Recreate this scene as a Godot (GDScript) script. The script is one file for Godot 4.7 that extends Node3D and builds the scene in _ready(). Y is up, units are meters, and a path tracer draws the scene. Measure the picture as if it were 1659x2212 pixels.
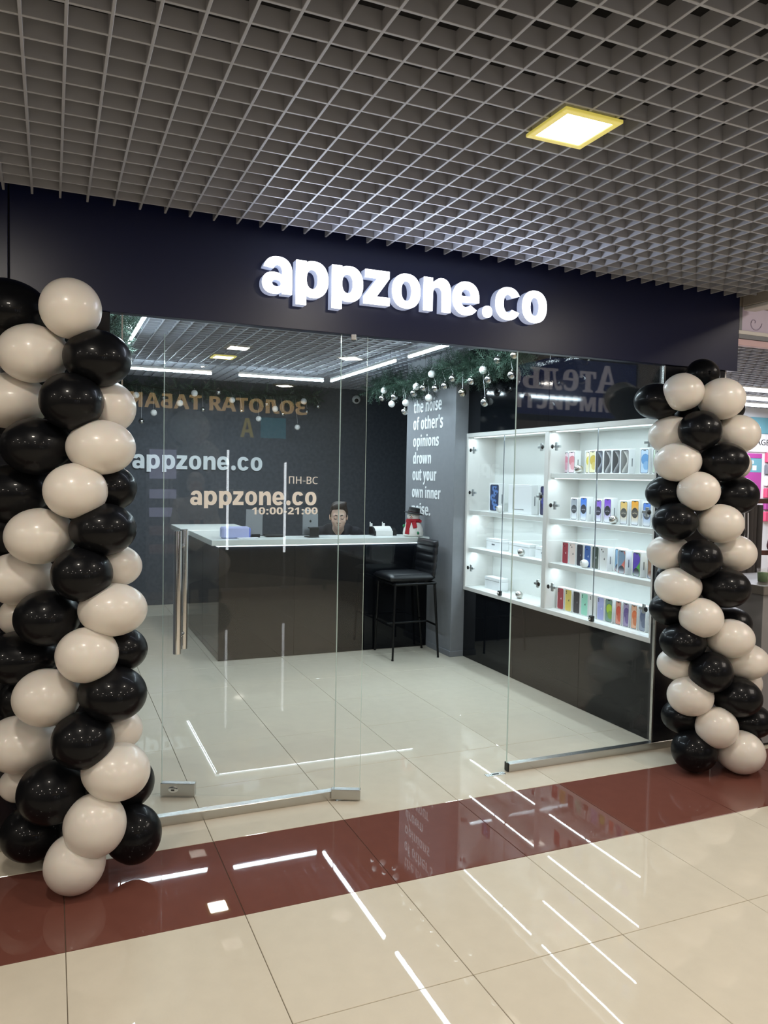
extends Node3D
# A phone shop front in a shopping mall. Shop glass stands on z = 0, the shop lies at z < 0, the walkway at z > 0. Metres, y up.

var M := {}
var used := {}
var rng := RandomNumberGenerator.new()
const ORD := ["first", "second", "third", "fourth", "fifth", "sixth", "seventh", "eighth", "ninth", "tenth", "eleventh", "twelfth", "thirteenth", "fourteenth"]
const CEIL := 2.70
const PITCH := 0.104

# ------------------------------------------------------------------ helpers: nodes
func numbered(called: String) -> String:
	if not used.has(called):
		used[called] = 0
		return called
	used[called] += 1
	return "%s_%03d" % [called, used[called]]

func tag(o, label, category, group = ""):
	o.set_meta("label", label)
	o.set_meta("category", category)
	if group != "":
		o.set_meta("group", group)
	return o

func thing(called, label, category, at = Vector3.ZERO, turn = 0.0, group = ""):
	var o := Node3D.new()
	o.name = numbered(called)
	add_child(o)
	o.position = at
	o.rotation.y = turn
	return tag(o, label, category, group)

func put(called, mesh, m, parent = null):
	var o := MeshInstance3D.new()
	o.mesh = mesh
	o.material_override = m
	o.cast_shadow = GeometryInstance3D.SHADOW_CASTING_SETTING_ON
	if parent == null:
		o.name = numbered(called)
		add_child(o)
	else:
		o.name = called
		parent.add_child(o, true)
	return o

func obj(called, st, m, parent = null):
	return put(called, st.commit(), m, parent)

func struct(called, label = ""):
	var o := Node3D.new()
	o.name = numbered(called)
	add_child(o)
	o.set_meta("kind", "structure")
	if label != "":
		o.set_meta("label", label)
	return o

func stuff(o):
	o.set_meta("kind", "stuff")
	return o

# ------------------------------------------------------------------ helpers: materials
func mat(key, col, rough = 0.6, metal = 0.0, opt = {}):
	var m := StandardMaterial3D.new()
	m.resource_name = key
	m.albedo_color = col
	m.roughness = rough
	m.metallic = metal
	for k in opt:
		m.set(k, opt[k])
	M[key] = m
	return m

func glow(key, col, energy, base = Color(0.9, 0.9, 0.9)):
	return mat(key, base, 0.5, 0.0, {"emission_enabled": true, "emission": col, "emission_energy_multiplier": energy})

func pane_mat(key, tint, alpha):
	return mat(key, Color(tint.r, tint.g, tint.b, alpha), 0.0, 0.0, {"metallic_specular": 0.37, "transparency": BaseMaterial3D.TRANSPARENCY_ALPHA})

func noise_tex(freq, lo, hi, seed_, octaves = 4):
	var n := FastNoiseLite.new()
	n.seed = seed_
	n.frequency = freq
	n.fractal_octaves = octaves
	var t := NoiseTexture2D.new()
	t.width = 512
	t.height = 512
	t.seamless = true
	t.noise = n
	var g := Gradient.new()
	g.set_color(0, lo)
	g.set_color(1, hi)
	t.color_ramp = g
	return t

func mottled(key, col, rough, freq, spread, scale, seed_, spec = 0.5):
	var lo := Color(1.0 - spread, 1.0 - spread, 1.0 - spread)
	return mat(key, col, rough, 0.0, {"albedo_texture": noise_tex(freq, lo, Color.WHITE, seed_), "uv1_triplanar": true, "uv1_world_triplanar": true, "uv1_scale": Vector3.ONE * scale, "metallic_specular": spec})

# ------------------------------------------------------------------ helpers: shapes
func mb() -> SurfaceTool:
	var st := SurfaceTool.new()
	st.begin(Mesh.PRIMITIVE_TRIANGLES)
	return st

func tri(st, a, b, c):            # a, b, c run counter-clockwise seen from outside
	var n = (b - a).cross(c - a).normalized()
	for p in [a, c, b]:
		st.set_normal(n)
		st.add_vertex(p)

func quad(st, a, b, c, d):
	tri(st, a, b, c)
	tri(st, a, c, d)

# a box with chamfered edges, centre c, size s
func bx(st, c: Vector3, s: Vector3, ch := 0.002, b := Basis()):
	var h := s / 2.0
	ch = minf(ch, minf(h.x, minf(h.y, h.z)) * 0.8)
	var ax := [Vector3(1, 0, 0), Vector3(0, 1, 0), Vector3(0, 0, 1)]
	var hh := [h.x, h.y, h.z]
	for i in 3:
		var j := (i + 1) % 3
		var k := (i + 2) % 3
		for sg in [1.0, -1.0]:
			var o = ax[i] * hh[i] * sg
			var u = ax[j] * (hh[j] - ch)
			var v = ax[k] * (hh[k] - ch)
			var q = [o - u - v, o + u - v, o + u + v, o - u + v]
			if sg < 0:
				q.reverse()
			quad(st, c + b * q[0], c + b * q[1], c + b * q[2], c + b * q[3])
	if ch <= 0.0:
		return
	for i in 3:
		var j := (i + 1) % 3
		var k := (i + 2) % 3
		for sj in [1.0, -1.0]:
			for sk in [1.0, -1.0]:
				var e = ax[i] * (hh[i] - ch)
				var p = ax[j] * hh[j] * sj + ax[k] * (hh[k] - ch) * sk
				var q = ax[j] * (hh[j] - ch) * sj + ax[k] * hh[k] * sk
				var r = [p - e, p + e, q + e, q - e]
				if (r[1] - r[0]).cross(r[2] - r[0]).dot(p + q) < 0:
					r.reverse()
				quad(st, c + b * r[0], c + b * r[1], c + b * r[2], c + b * r[3])
	for sx in [1.0, -1.0]:
		for sy in [1.0, -1.0]:
			for sz in [1.0, -1.0]:
				var p0 := Vector3(h.x * sx, (h.y - ch) * sy, (h.z - ch) * sz)
				var p1 := Vector3((h.x - ch) * sx, h.y * sy, (h.z - ch) * sz)
				var p2 := Vector3((h.x - ch) * sx, (h.y - ch) * sy, h.z * sz)
				if (p1 - p0).cross(p2 - p0).dot(p0) < 0:
					tri(st, c + b * p0, c + b * p2, c + b * p1)
				else:
					tri(st, c + b * p0, c + b * p1, c + b * p2)

# a box given by its two corners
func slab(st, lo: Vector3, hi: Vector3, ch := 0.002):
	bx(st, (lo + hi) / 2.0, hi - lo, ch)

func box_obj(called, lo, hi, m, parent = null, ch := 0.002):
	var st := mb()
	slab(st, lo, hi, ch)
	return obj(called, st, m, parent)

# profile of Vector2(radius, height) turned round the y axis of xf
func lathe(st, prof: Array, seg := 24, xf := Transform3D()):
	if prof[prof.size() - 1].y < prof[0].y:
		prof = prof.duplicate()
		prof.reverse()
	var n := prof.size()
	var nr := []
	for i in n:
		var a: Vector2 = prof[maxi(i - 1, 0)]
		var c: Vector2 = prof[mini(i + 1, n - 1)]
		var d := (c - a).normalized()
		nr.append(Vector2(d.y, -d.x))
	for i in n - 1:
		for k in seg:
			var a0 := TAU * k / seg
			var a1 := TAU * (k + 1) / seg
			var idx := [[i, a0], [i + 1, a1], [i + 1, a0], [i, a0], [i, a1], [i + 1, a1]]
			for w in idx:
				var p: Vector2 = prof[w[0]]
				var m: Vector2 = nr[w[0]]
				st.set_normal((xf.basis * Vector3(m.x * cos(w[1]), m.y, m.x * sin(w[1]))).normalized())
				st.set_uv(Vector2(w[1] / TAU, float(w[0]) / n))
				st.add_vertex(xf * Vector3(p.x * cos(w[1]), p.y, p.x * sin(w[1])))

# a tube along points with a radius at each
func tube(st, pts: Array, r, seg := 10, caps := true):
	var rings := []
	var up := Vector3.UP
	for i in pts.size():
		var d: Vector3 = (pts[mini(i + 1, pts.size() - 1)] - pts[maxi(i - 1, 0)]).normalized()
		var ref := up if absf(d.dot(up)) < 0.95 else Vector3.RIGHT
		var x := d.cross(ref).normalized()
		var y := d.cross(x).normalized()
		var rr: float = r[i] if r is Array else r
		var ring := []
		for k in seg:
			var a := TAU * k / seg
			ring.append([pts[i] + (x * cos(a) + y * sin(a)) * rr, x * cos(a) + y * sin(a)])
		rings.append(ring)
	for i in pts.size() - 1:
		for k in seg:
			var q = [rings[i][k], rings[i][(k + 1) % seg], rings[i + 1][(k + 1) % seg], rings[i + 1][k]]
			for w in [0, 2, 1, 0, 3, 2]:
				st.set_normal(q[w][1])
				st.add_vertex(q[w][0])
	if caps:
		for e in [0, pts.size() - 1]:
			for k in range(1, seg - 1):
				var t = [rings[e][0][0], rings[e][k][0], rings[e][k + 1][0]]
				if e == 0:
					tri(st, t[0], t[2], t[1])
				else:
					tri(st, t[0], t[1], t[2])

func ball_prof(r, n := 16, squash := 1.0):
	var p := []
	for i in n + 1:
		var a := -PI / 2 + PI * i / n
		p.append(Vector2(maxf(cos(a) * r, 0.0), sin(a) * r * squash))
	return p

# polygon (any winding) pushed from z0 to z1, holes bridged in; front and sides may go to two tools
func prism(front, sides, poly: PackedVector2Array, holes: Array, z0: float, z1: float, xf := Transform3D()):
	if Geometry2D.is_polygon_clockwise(poly):
		poly.reverse()
	var rims := [poly]
	var joined := poly
	for h in holes:
		if not Geometry2D.is_polygon_clockwise(h):
			h.reverse()
		rims.append(h)
		var best := INF
		var bi := 0
		var bj := 0
		for i in joined.size():
			for j in h.size():
				var d: float = joined[i].distance_squared_to(h[j])
				if d < best:
					best = d
					bi = i
					bj = j
		var out := PackedVector2Array()
		for i in bi + 1:
			out.append(joined[i])
		for j in h.size():
			out.append(h[(bj + j) % h.size()])
		var side: Vector2 = (h[bj] - joined[bi]).normalized().orthogonal() * 1e-5
		out.append(h[bj] + side)
		out.append(joined[bi] + side)
		for i in range(bi + 1, joined.size()):
			out.append(joined[i])
		joined = out
	var ids := Geometry2D.triangulate_polygon(joined)
	for i in range(0, ids.size(), 3):
		var a := joined[ids[i]]
		var b := joined[ids[i + 1]]
		var c := joined[ids[i + 2]]
		if (b - a).cross(c - a) < 0:
			var t := b
			b = c
			c = t
		tri(front, xf * Vector3(a.x, a.y, z1), xf * Vector3(b.x, b.y, z1), xf * Vector3(c.x, c.y, z1))
		tri(sides, xf * Vector3(a.x, a.y, z0), xf * Vector3(c.x, c.y, z0), xf * Vector3(b.x, b.y, z0))
	for rim in rims:
		for i in rim.size():
			var a: Vector2 = rim[i]
			var b: Vector2 = rim[(i + 1) % rim.size()]
			quad(sides, xf * Vector3(a.x, a.y, z0), xf * Vector3(b.x, b.y, z0), xf * Vector3(b.x, b.y, z1), xf * Vector3(a.x, a.y, z1))

# a sheet with a picture on it: centre c, half width u, half height v
func sheet(c, u, v):
	var st := mb()
	var n = u.cross(v).normalized()
	var p = [c - u - v, c + u - v, c + u + v, c - u + v]
	var t = [Vector2(0, 1), Vector2(1, 1), Vector2(1, 0), Vector2(0, 0)]
	for w in [0, 2, 1, 0, 3, 2]:
		st.set_normal(n)
		st.set_uv(t[w])
		st.add_vertex(p[w])
	return st

# lettering that fills a given box, x to the right, y up, facing +z of the node
func text_mesh(s, w, h, depth, weight = 700, family = "Droid Sans"):
	var f := SystemFont.new()
	f.font_names = PackedStringArray([family])
	f.font_weight = weight
	var t := TextMesh.new()
	t.text = s
	t.font = f
	t.font_size = 64
	t.pixel_size = 0.01
	t.depth = 0.1
	t.curve_step = 1.5
	var bb := t.get_aabb()
	var a := t.get_mesh_arrays()
	var v: PackedVector3Array = a[Mesh.ARRAY_VERTEX]
	for i in v.size():
		var q := v[i] - bb.position
		v[i] = Vector3(q.x / bb.size.x * w, q.y / bb.size.y * h, q.z / bb.size.z * depth)
	a[Mesh.ARRAY_VERTEX] = v
	a[Mesh.ARRAY_TANGENT] = null
	var m := ArrayMesh.new()
	m.add_surface_from_arrays(Mesh.PRIMITIVE_TRIANGLES, a)
	return m

# ------------------------------------------------------------------ helpers: bodies as smooth fields
# prims: ["c", a, b, ra, rb, sign, k] tapered capsule or ["e", centre, radii, basis, sign, k] ellipsoid
func blob(verts: PackedVector3Array, norms: PackedVector3Array, idx: PackedInt32Array, prims: Array, h: float):
	var lo := Vector3.ONE * INF
	var hi := -Vector3.ONE * INF
	var boxes := []
	for p in prims:
		var b0: Vector3
		var b1: Vector3
		if p[0] == "c":
			var r: float = maxf(p[3], p[4])
			b0 = p[1].min(p[2]) - Vector3.ONE * r
			b1 = p[1].max(p[2]) + Vector3.ONE * r
		else:
			var r: float = maxf(p[2].x, maxf(p[2].y, p[2].z))
			b0 = p[1] - Vector3.ONE * r
			b1 = p[1] + Vector3.ONE * r
		boxes.append([b0, b1])
		if p[5 if p[0] == "c" else 4] > 0:
			lo = lo.min(b0)
			hi = hi.max(b1)
	lo -= Vector3.ONE * h * 2.5
	hi += Vector3.ONE * h * 2.5
	var n := Vector3i(((hi - lo) / h).ceil()) + Vector3i.ONE
	var f := PackedFloat32Array()
	f.resize(n.x * n.y * n.z)
	f.fill(0.2)
	for q in prims.size():
		var p = prims[q]
		var cap: bool = p[0] == "c"
		var sg: float = p[5 if cap else 4]
		var k: float = p[6 if cap else 5]
		var pad := k + 2.0 * h
		var c0 := Vector3i(((boxes[q][0] - lo - Vector3.ONE * pad) / h).floor()).max(Vector3i.ZERO)
		var c1 := Vector3i(((boxes[q][1] - lo + Vector3.ONE * pad) / h).ceil()).min(n - Vector3i.ONE)
		var a: Vector3 = p[1]
		var ab := Vector3.ZERO
		var inv: Basis
		var rad := Vector3.ONE
		var ll := 1.0
		if cap:
			ab = p[2] - a
			ll = maxf(ab.length_squared(), 1e-9)
		else:
			inv = p[3].transposed()
			rad = p[2]
		for z in range(c0.z, c1.z + 1):
			for y in range(c0.y, c1.y + 1):
				var at := (z * n.y + y) * n.x
				for x in range(c0.x, c1.x + 1):
					var w := lo + Vector3(x, y, z) * h - a
					var d: float
					if cap:
						var t := clampf(w.dot(ab) / ll, 0.0, 1.0)
						d = (w - ab * t).length() - lerpf(p[3], p[4], t)
					else:
						w = inv * w
						var g := w / rad
						var l0 := g.length()
						var l1 := (g / rad).length()
						d = l0 * (l0 - 1.0) / maxf(l1, 1e-6)
					var e := f[at + x]
					if sg > 0:
						var m := maxf(k - absf(e - d), 0.0) / k
						f[at + x] = minf(e, d) - m * m * k * 0.25
					else:
						var m := maxf(k - absf(e + d), 0.0) / k
						f[at + x] = maxf(e, -d) + m * m * k * 0.25
	var where := {}
	var sy := n.x
	var sz := n.x * n.y
	var off := [0, 1, sy, sy + 1, sz, sz + 1, sz + sy, sz + sy + 1]
	var edges := [[0, 1], [2, 3], [4, 5], [6, 7], [0, 2], [1, 3], [4, 6], [5, 7], [0, 4], [1, 5], [2, 6], [3, 7]]
	for z in n.z - 1:
		for y in n.y - 1:
			for x in n.x - 1:
				var at := z * sz + y * sy + x
				var neg := 0
				for o in off:
					if f[at + o] < 0.0:
						neg += 1
				if neg == 0 or neg == 8:
					continue
				var sum := Vector3.ZERO
				var cnt := 0
				for e in edges:
					var va := f[at + off[e[0]]]
					var vb := f[at + off[e[1]]]
					if (va < 0.0) != (vb < 0.0):
						var t := va / (va - vb)
						var pa := Vector3(e[0] & 1, (e[0] >> 1) & 1, e[0] >> 2)
						var pb := Vector3(e[1] & 1, (e[1] >> 1) & 1, e[1] >> 2)
						sum += pa.lerp(pb, t)
						cnt += 1
				where[at] = verts.size()
				verts.append(lo + (Vector3(x, y, z) + sum / cnt) * h)
				var g := Vector3(f[at + 1] - f[at] + f[at + sy + sz + 1] - f[at + sy + sz], f[at + sy] - f[at] + f[at + 1 + sy + sz] - f[at + 1 + sz], f[at + sz] - f[at] + f[at + sz + 1 + sy] - f[at + 1 + sy])
				norms.append(g.normalized())
	for at in where:
		for ax in 3:
			var st: int = [1, sy, sz][ax]
			var su: int = [sy, sz, 1][ax]
			var sv: int = [sz, 1, sy][ax]
			var va := f[at]
			var vb := f[at + st]
			if (va < 0.0) == (vb < 0.0):
				continue
			if not (where.has(at - su) and where.has(at - sv) and where.has(at - su - sv)):
				continue
			var q = [where[at], where[at - su], where[at - su - sv], where[at - sv]]
			if va > 0.0:
				q.reverse()
			for w in [0, 2, 1, 0, 3, 2]:
				idx.append(q[w])

func blob_mesh(groups: Array) -> ArrayMesh:      # groups: [[prims, cell], ...]
	var v := PackedVector3Array()
	var nn := PackedVector3Array()
	var ix := PackedInt32Array()
	for g in groups:
		var gv := PackedVector3Array()
		var gn := PackedVector3Array()
		var gi := PackedInt32Array()
		blob(gv, gn, gi, g[0], g[1])
		var base := v.size()
		v.append_array(gv)
		nn.append_array(gn)
		for i in gi:
			ix.append(i + base)
	var a := []
	a.resize(Mesh.ARRAY_MAX)
	a[Mesh.ARRAY_VERTEX] = v
	a[Mesh.ARRAY_NORMAL] = nn
	a[Mesh.ARRAY_INDEX] = ix
	var m := ArrayMesh.new()
	m.add_surface_from_arrays(Mesh.PRIMITIVE_TRIANGLES, a)
	return m

# ------------------------------------------------------------------ helpers: light
func area(parent, at: Vector3, size: Vector2, energy: float, col: Color, down := true, turn := 0.0):
	var l := AreaLight3D.new()
	l.name = "area_light"
	l.area_size = size
	l.light_energy = energy
	l.light_color = col
	l.area_range = 20.0
	l.shadow_enabled = true
	parent.add_child(l, true)
	l.position = at
	if down:
		l.rotation.x = -PI / 2
	else:
		l.rotation.y = turn
	return l

# ------------------------------------------------------------------ the place
func _ready():
	rng.seed = 7
	var cam := Camera3D.new()
	cam.name = "camera"
	add_child(cam)
	cam.position = Vector3(-0.043, 1.593, 3.51)
	cam.rotation = Vector3(-0.04681, -0.40651, 0.019165)
	cam.keep_aspect = Camera3D.KEEP_HEIGHT
	cam.fov = rad_to_deg(2.0 * atan(1106.0 / 1672.66))
	cam.near = 0.05
	cam.far = 60.0
	cam.current = true
	var we := WorldEnvironment.new()
	we.name = "environment"
	var env := Environment.new()
	env.background_mode = Environment.BG_COLOR
	env.background_color = Color(0.02, 0.02, 0.022)
	env.tonemap_mode = Environment.TONE_MAPPER_LINEAR
	env.tonemap_exposure = 1.0
	env.sdfgi_enabled = true
	env.ssao_enabled = true
	env.ssil_enabled = true
	we.environment = env
	add_child(we)
	materials()
	floor_tiles()
	ceilings()
	front()
	glass_front()
	shop_shell()
	mall_shell()
	ceiling_lamps()
	led_lines()
	sign_letters()
	balloons()
	counter()
	stool()
	display_cabinet()
	stock()
	counter_things()
	shop_person()
	garlands()
	neighbour()
	opposite()

const WARM := Color(1.0, 0.96, 0.905)
const COOL := Color(0.87, 0.96, 1.0)

func materials():
	mottled("beige_tile", Color("d8cebb"), 0.016, 0.02, 0.022, 0.9, 3, 0.42)
	mottled("red_tile", Color("74483e"), 0.018, 0.02, 0.04, 0.9, 5, 0.42)
	mat("grout", Color("6b6050"), 0.9)
	mat("slat", Color("a4a6ae"), 0.45)
	mat("plenum", Color("1c1c1e"), 0.95)
	mat("black_panel", Color("16171d"), 0.22)
	mat("navy_panel", Color("11183c"), 0.35)
	mat("gloss_black", Color("101216"), 0.05, 0.0, {"metallic_specular": 0.38})
	mat("seam", Color("050506"), 0.8)
	mat("steel", Color("c6c5c2"), 0.26, 1.0)
	mat("hinge_metal", Color("b4b8b8"), 0.3, 0.5)
	mat("chrome", Color("eceded"), 0.1, 1.0)
	pane_mat("glass", Color("e8f4ee"), 0.006)
	mat("glass_edge", Color("cfe3dc"), 0.2)
	mottled("grey_plaster", Color("85878c"), 0.8, 0.03, 0.03, 0.9, 8)
	mottled("dark_plaster", Color("50545c"), 0.75, 0.03, 0.16, 1.1, 11)
	mat("white_laminate", Color("e6e8e4"), 0.35)
	mat("white_frame", Color("dcdad6"), 0.4)
	mat("worktop", Color("dfe4e0"), 0.3)
	mat("vinyl_cream", Color("faf6f0"), 0.7)
	mat("vinyl_white", Color("f1f3f4"), 0.6)
	mat("logo_grey", Color("e9eef0"), 0.5)
	mat("balloon_white", Color("e4ddd4"), 0.36, 0.0, {"clearcoat_enabled": true, "clearcoat": 0.25, "clearcoat_roughness": 0.15, "subsurf_scatter_enabled": true, "subsurf_scatter_strength": 0.15})
	mat("balloon_black", Color("0e0f12"), 0.35, 0.0, {"metallic_specular": 0.25, "clearcoat_enabled": true, "clearcoat": 0.18, "clearcoat_roughness": 0.04})
	mat("black_metal", Color("0d0d0f"), 0.35, 0.3)
	mat("black_leather", Color("16171b"), 0.33)
	mat("black_plastic", Color("0c0c0e"), 0.4)
	mat("white_plastic", Color("e9e9e6"), 0.35)
	mat("carton", Color("eef0f1"), 0.5)
	mat("silver_ball", Color("c9c7c3"), 0.22, 1.0)
	mat("champagne_ball", Color("bdb4a4"), 0.25, 1.0)
	mat("white_ball", Color("eceae6"), 0.35)
	mat("needles", Color("2a4436"), 0.6, 0.0, {"cull_mode": BaseMaterial3D.CULL_DISABLED})
	mat("tinsel_needles", Color("6d8a78"), 0.5)
	mat("twig", Color("2a2a20"), 0.8)
	mat("string", Color("b8b8b8"), 0.5)
	mat("tablet_grey", Color("8e9296"), 0.35, 0.6)
	mat("skin", Color("d6b5a2"), 0.5, 0.0, {"subsurf_scatter_enabled": true, "subsurf_scatter_strength": 0.2})
	mat("lips", Color("b0766c"), 0.5)
	mat("brown_hair", Color("2b1d16"), 0.6)
	mat("hoodie", Color("17171f"), 0.9)
	mat("trousers", Color("22242a"), 0.9)
	mat("eye_dark", Color("1c1512"), 0.4)
	mat("snow_white", Color("e4e0da"), 0.55)
	mat("scarf_red", Color("a01624"), 0.8)
	mat("mitten_green", Color("1f7a4a"), 0.7)
	mat("hat_black", Color("0e0c0c"), 0.6)
	mat("gold", Color("c59a52"), 0.35, 0.5)
	glow("led", COOL, 34.0)
	glow("cabinet_led", COOL, 2.0)
	glow("lamp_panel", Color(1.0, 0.97, 0.88), 9.0)
	glow("lamp_rim", Color(1.0, 0.93, 0.35), 0.35, Color("e8dc9a"))
	glow("letter_face", Color(0.95, 0.97, 1.0), 4.5)
	glow("letter_side", Color(0.78, 0.84, 1.0), 0.4, Color("b9bcc2"))

# ------------------------------------------------------------------ floor
func tile_mesh():
	var st := mb()
	bx(st, Vector3(0, -0.005, 0), Vector3(0.5976, 0.01, 0.5976), 0.0012)
	return st.commit()

func floor_tiles():
	var fl = struct("floor", "polished beige floor tiles with one red brown row")
	box_obj("slab", Vector3(-6.0, -0.2, -6.1), Vector3(10.6, -0.0035, 7.3), M.grout, fl, 0.0)
	var tm = tile_mesh()
	for j in range(-11, 7):
		for i in range(-4, 11):
			var z := 0.22 + 0.6 * j
			if z < -6.3 or (i > 6 and z < -2.2):
				continue
			var t = put("tile", tm, M.red_tile if j == 0 else M.beige_tile, fl)
			t.position = Vector3(i * 0.6 + 0.3, 0.0, z + 0.3)
			t.rotation = Vector3(rng.randf_range(-1, 1) * 0.0006, (rng.randi() % 4) * PI / 2, rng.randf_range(-1, 1) * 0.0006)
	var st := mb()
	for j in range(-11, 12):
		for i in range(-10, 18):
			var near: bool = j >= -11 and j < 7 and i >= -4 and i < 11
			var z := 0.22 + 0.6 * j
			if near and not (z < -6.3 or (i > 6 and z < -2.2)):
				continue
			if j == 0:
				continue
			bx(st, Vector3(i * 0.6 + 0.3, -0.005, z + 0.3), Vector3(0.5976, 0.01, 0.5976), 0.0)
	stuff(obj("far_tiles", st, M.beige_tile, fl))
	var sr := mb()
	for i in range(-10, 18):
		if i < -4 or i >= 11:
			bx(sr, Vector3(i * 0.6 + 0.3, -0.005, 0.52), Vector3(0.5976, 0.01, 0.5976), 0.0)
	stuff(obj("far_band_tiles", sr, M.red_tile, fl))

# ------------------------------------------------------------------ ceilings of open square grid
func grid(cl, x0, x1, z0, z1, y):
	var cz := mb()
	bx(cz, Vector3.ZERO, Vector3(0.009, 0.05, z1 - z0), 0.001)
	var mz := cz.commit()
	var cx := mb()
	bx(cx, Vector3.ZERO, Vector3(x1 - x0, 0.05, 0.009), 0.001)
	var mx := cx.commit()
	var k0 := ceili((x0 + 0.216) / PITCH)
	var k1 := floori((x1 + 0.216) / PITCH)
	for k in range(k0, k1 + 1):
		put("slat", mz, M.slat, cl).position = Vector3(-0.216 + PITCH * k, y + 0.025, (z0 + z1) / 2)
	k0 = ceili((z0 - 1.672) / PITCH)
	k1 = floori((z1 - 1.672) / PITCH)
	for k in range(k0, k1 + 1):
		put("slat", mx, M.slat, cl).position = Vector3((x0 + x1) / 2, y + 0.0255, 1.672 + PITCH * k)

func ceilings():
	var c1 = struct("ceiling", "open grid ceiling of grey slats over the mall walkway")
	box_obj("slab", Vector3(-4.6, 3.0, -0.05), Vector3(3.9, 3.15, 7.2), M.plenum, c1, 0.0)
	grid(c1, -3.4, 3.79, 0.02, 5.6, CEIL)
	# ducts and brackets above the grid
	var st := mb()
	for i in 5:
		slab(st, Vector3(-3.4, 2.86, 0.5 + i * 1.1), Vector3(3.75, 2.9, 0.54 + i * 1.1), 0.0)
	obj("carrier_rail", st, M.plenum, c1)
	var c2 = struct("ceiling", "open grid ceiling of grey slats inside the shop")
	box_obj("slab", Vector3(0.0, 3.0, -6.15), Vector3(4.6, 3.15, -0.05), M.plenum, c2, 0.0)
	grid(c2, 0.2, 4.4, -5.98, -0.08, CEIL)

# ------------------------------------------------------------------ shop front
func front():
	var w = struct("wall_front", "black panelled shop front and fascia")
	for r in [[-2.6, -0.202], [-0.196, 3.785]]:
		box_obj("panel", Vector3(r[0], 2.266, -0.055), Vector3(r[1], 2.75, 0.0), M.navy_panel, w)
	box_obj("seam_strip", Vector3(-0.205, 2.27, -0.05), Vector3(-0.193, 2.75, -0.012), M.seam, w)
	box_obj("panel", Vector3(-2.6, 0.04, -0.06), Vector3(0.188, 2.266, -0.01), M.black_panel, w)
	box_obj("panel", Vector3(3.236, 0.045, -0.06), Vector3(3.70, 2.266, -0.012), M.black_panel, w)
	box_obj("upstand", Vector3(-2.6, 2.75, -0.055), Vector3(3.785, 3.02, 0.0), M.plenum, w, 0.0)
	var s = struct("trim_1", "brushed steel sill under the left glass")
	box_obj("profile", Vector3(-2.6, 0.0, -0.042), Vector3(1.236, 0.044, 0.0), M.steel, s)
	var s2 = struct("trim_2", "brushed steel sill under the right glass")
	box_obj("profile", Vector3(2.236, 0.0, -0.042), Vector3(3.70, 0.044, 0.0), M.steel, s2)
	box_obj("end_cap", Vector3(2.229, 0.002, -0.04), Vector3(2.236, 0.05, -0.004), M.black_plastic, s2)

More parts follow.
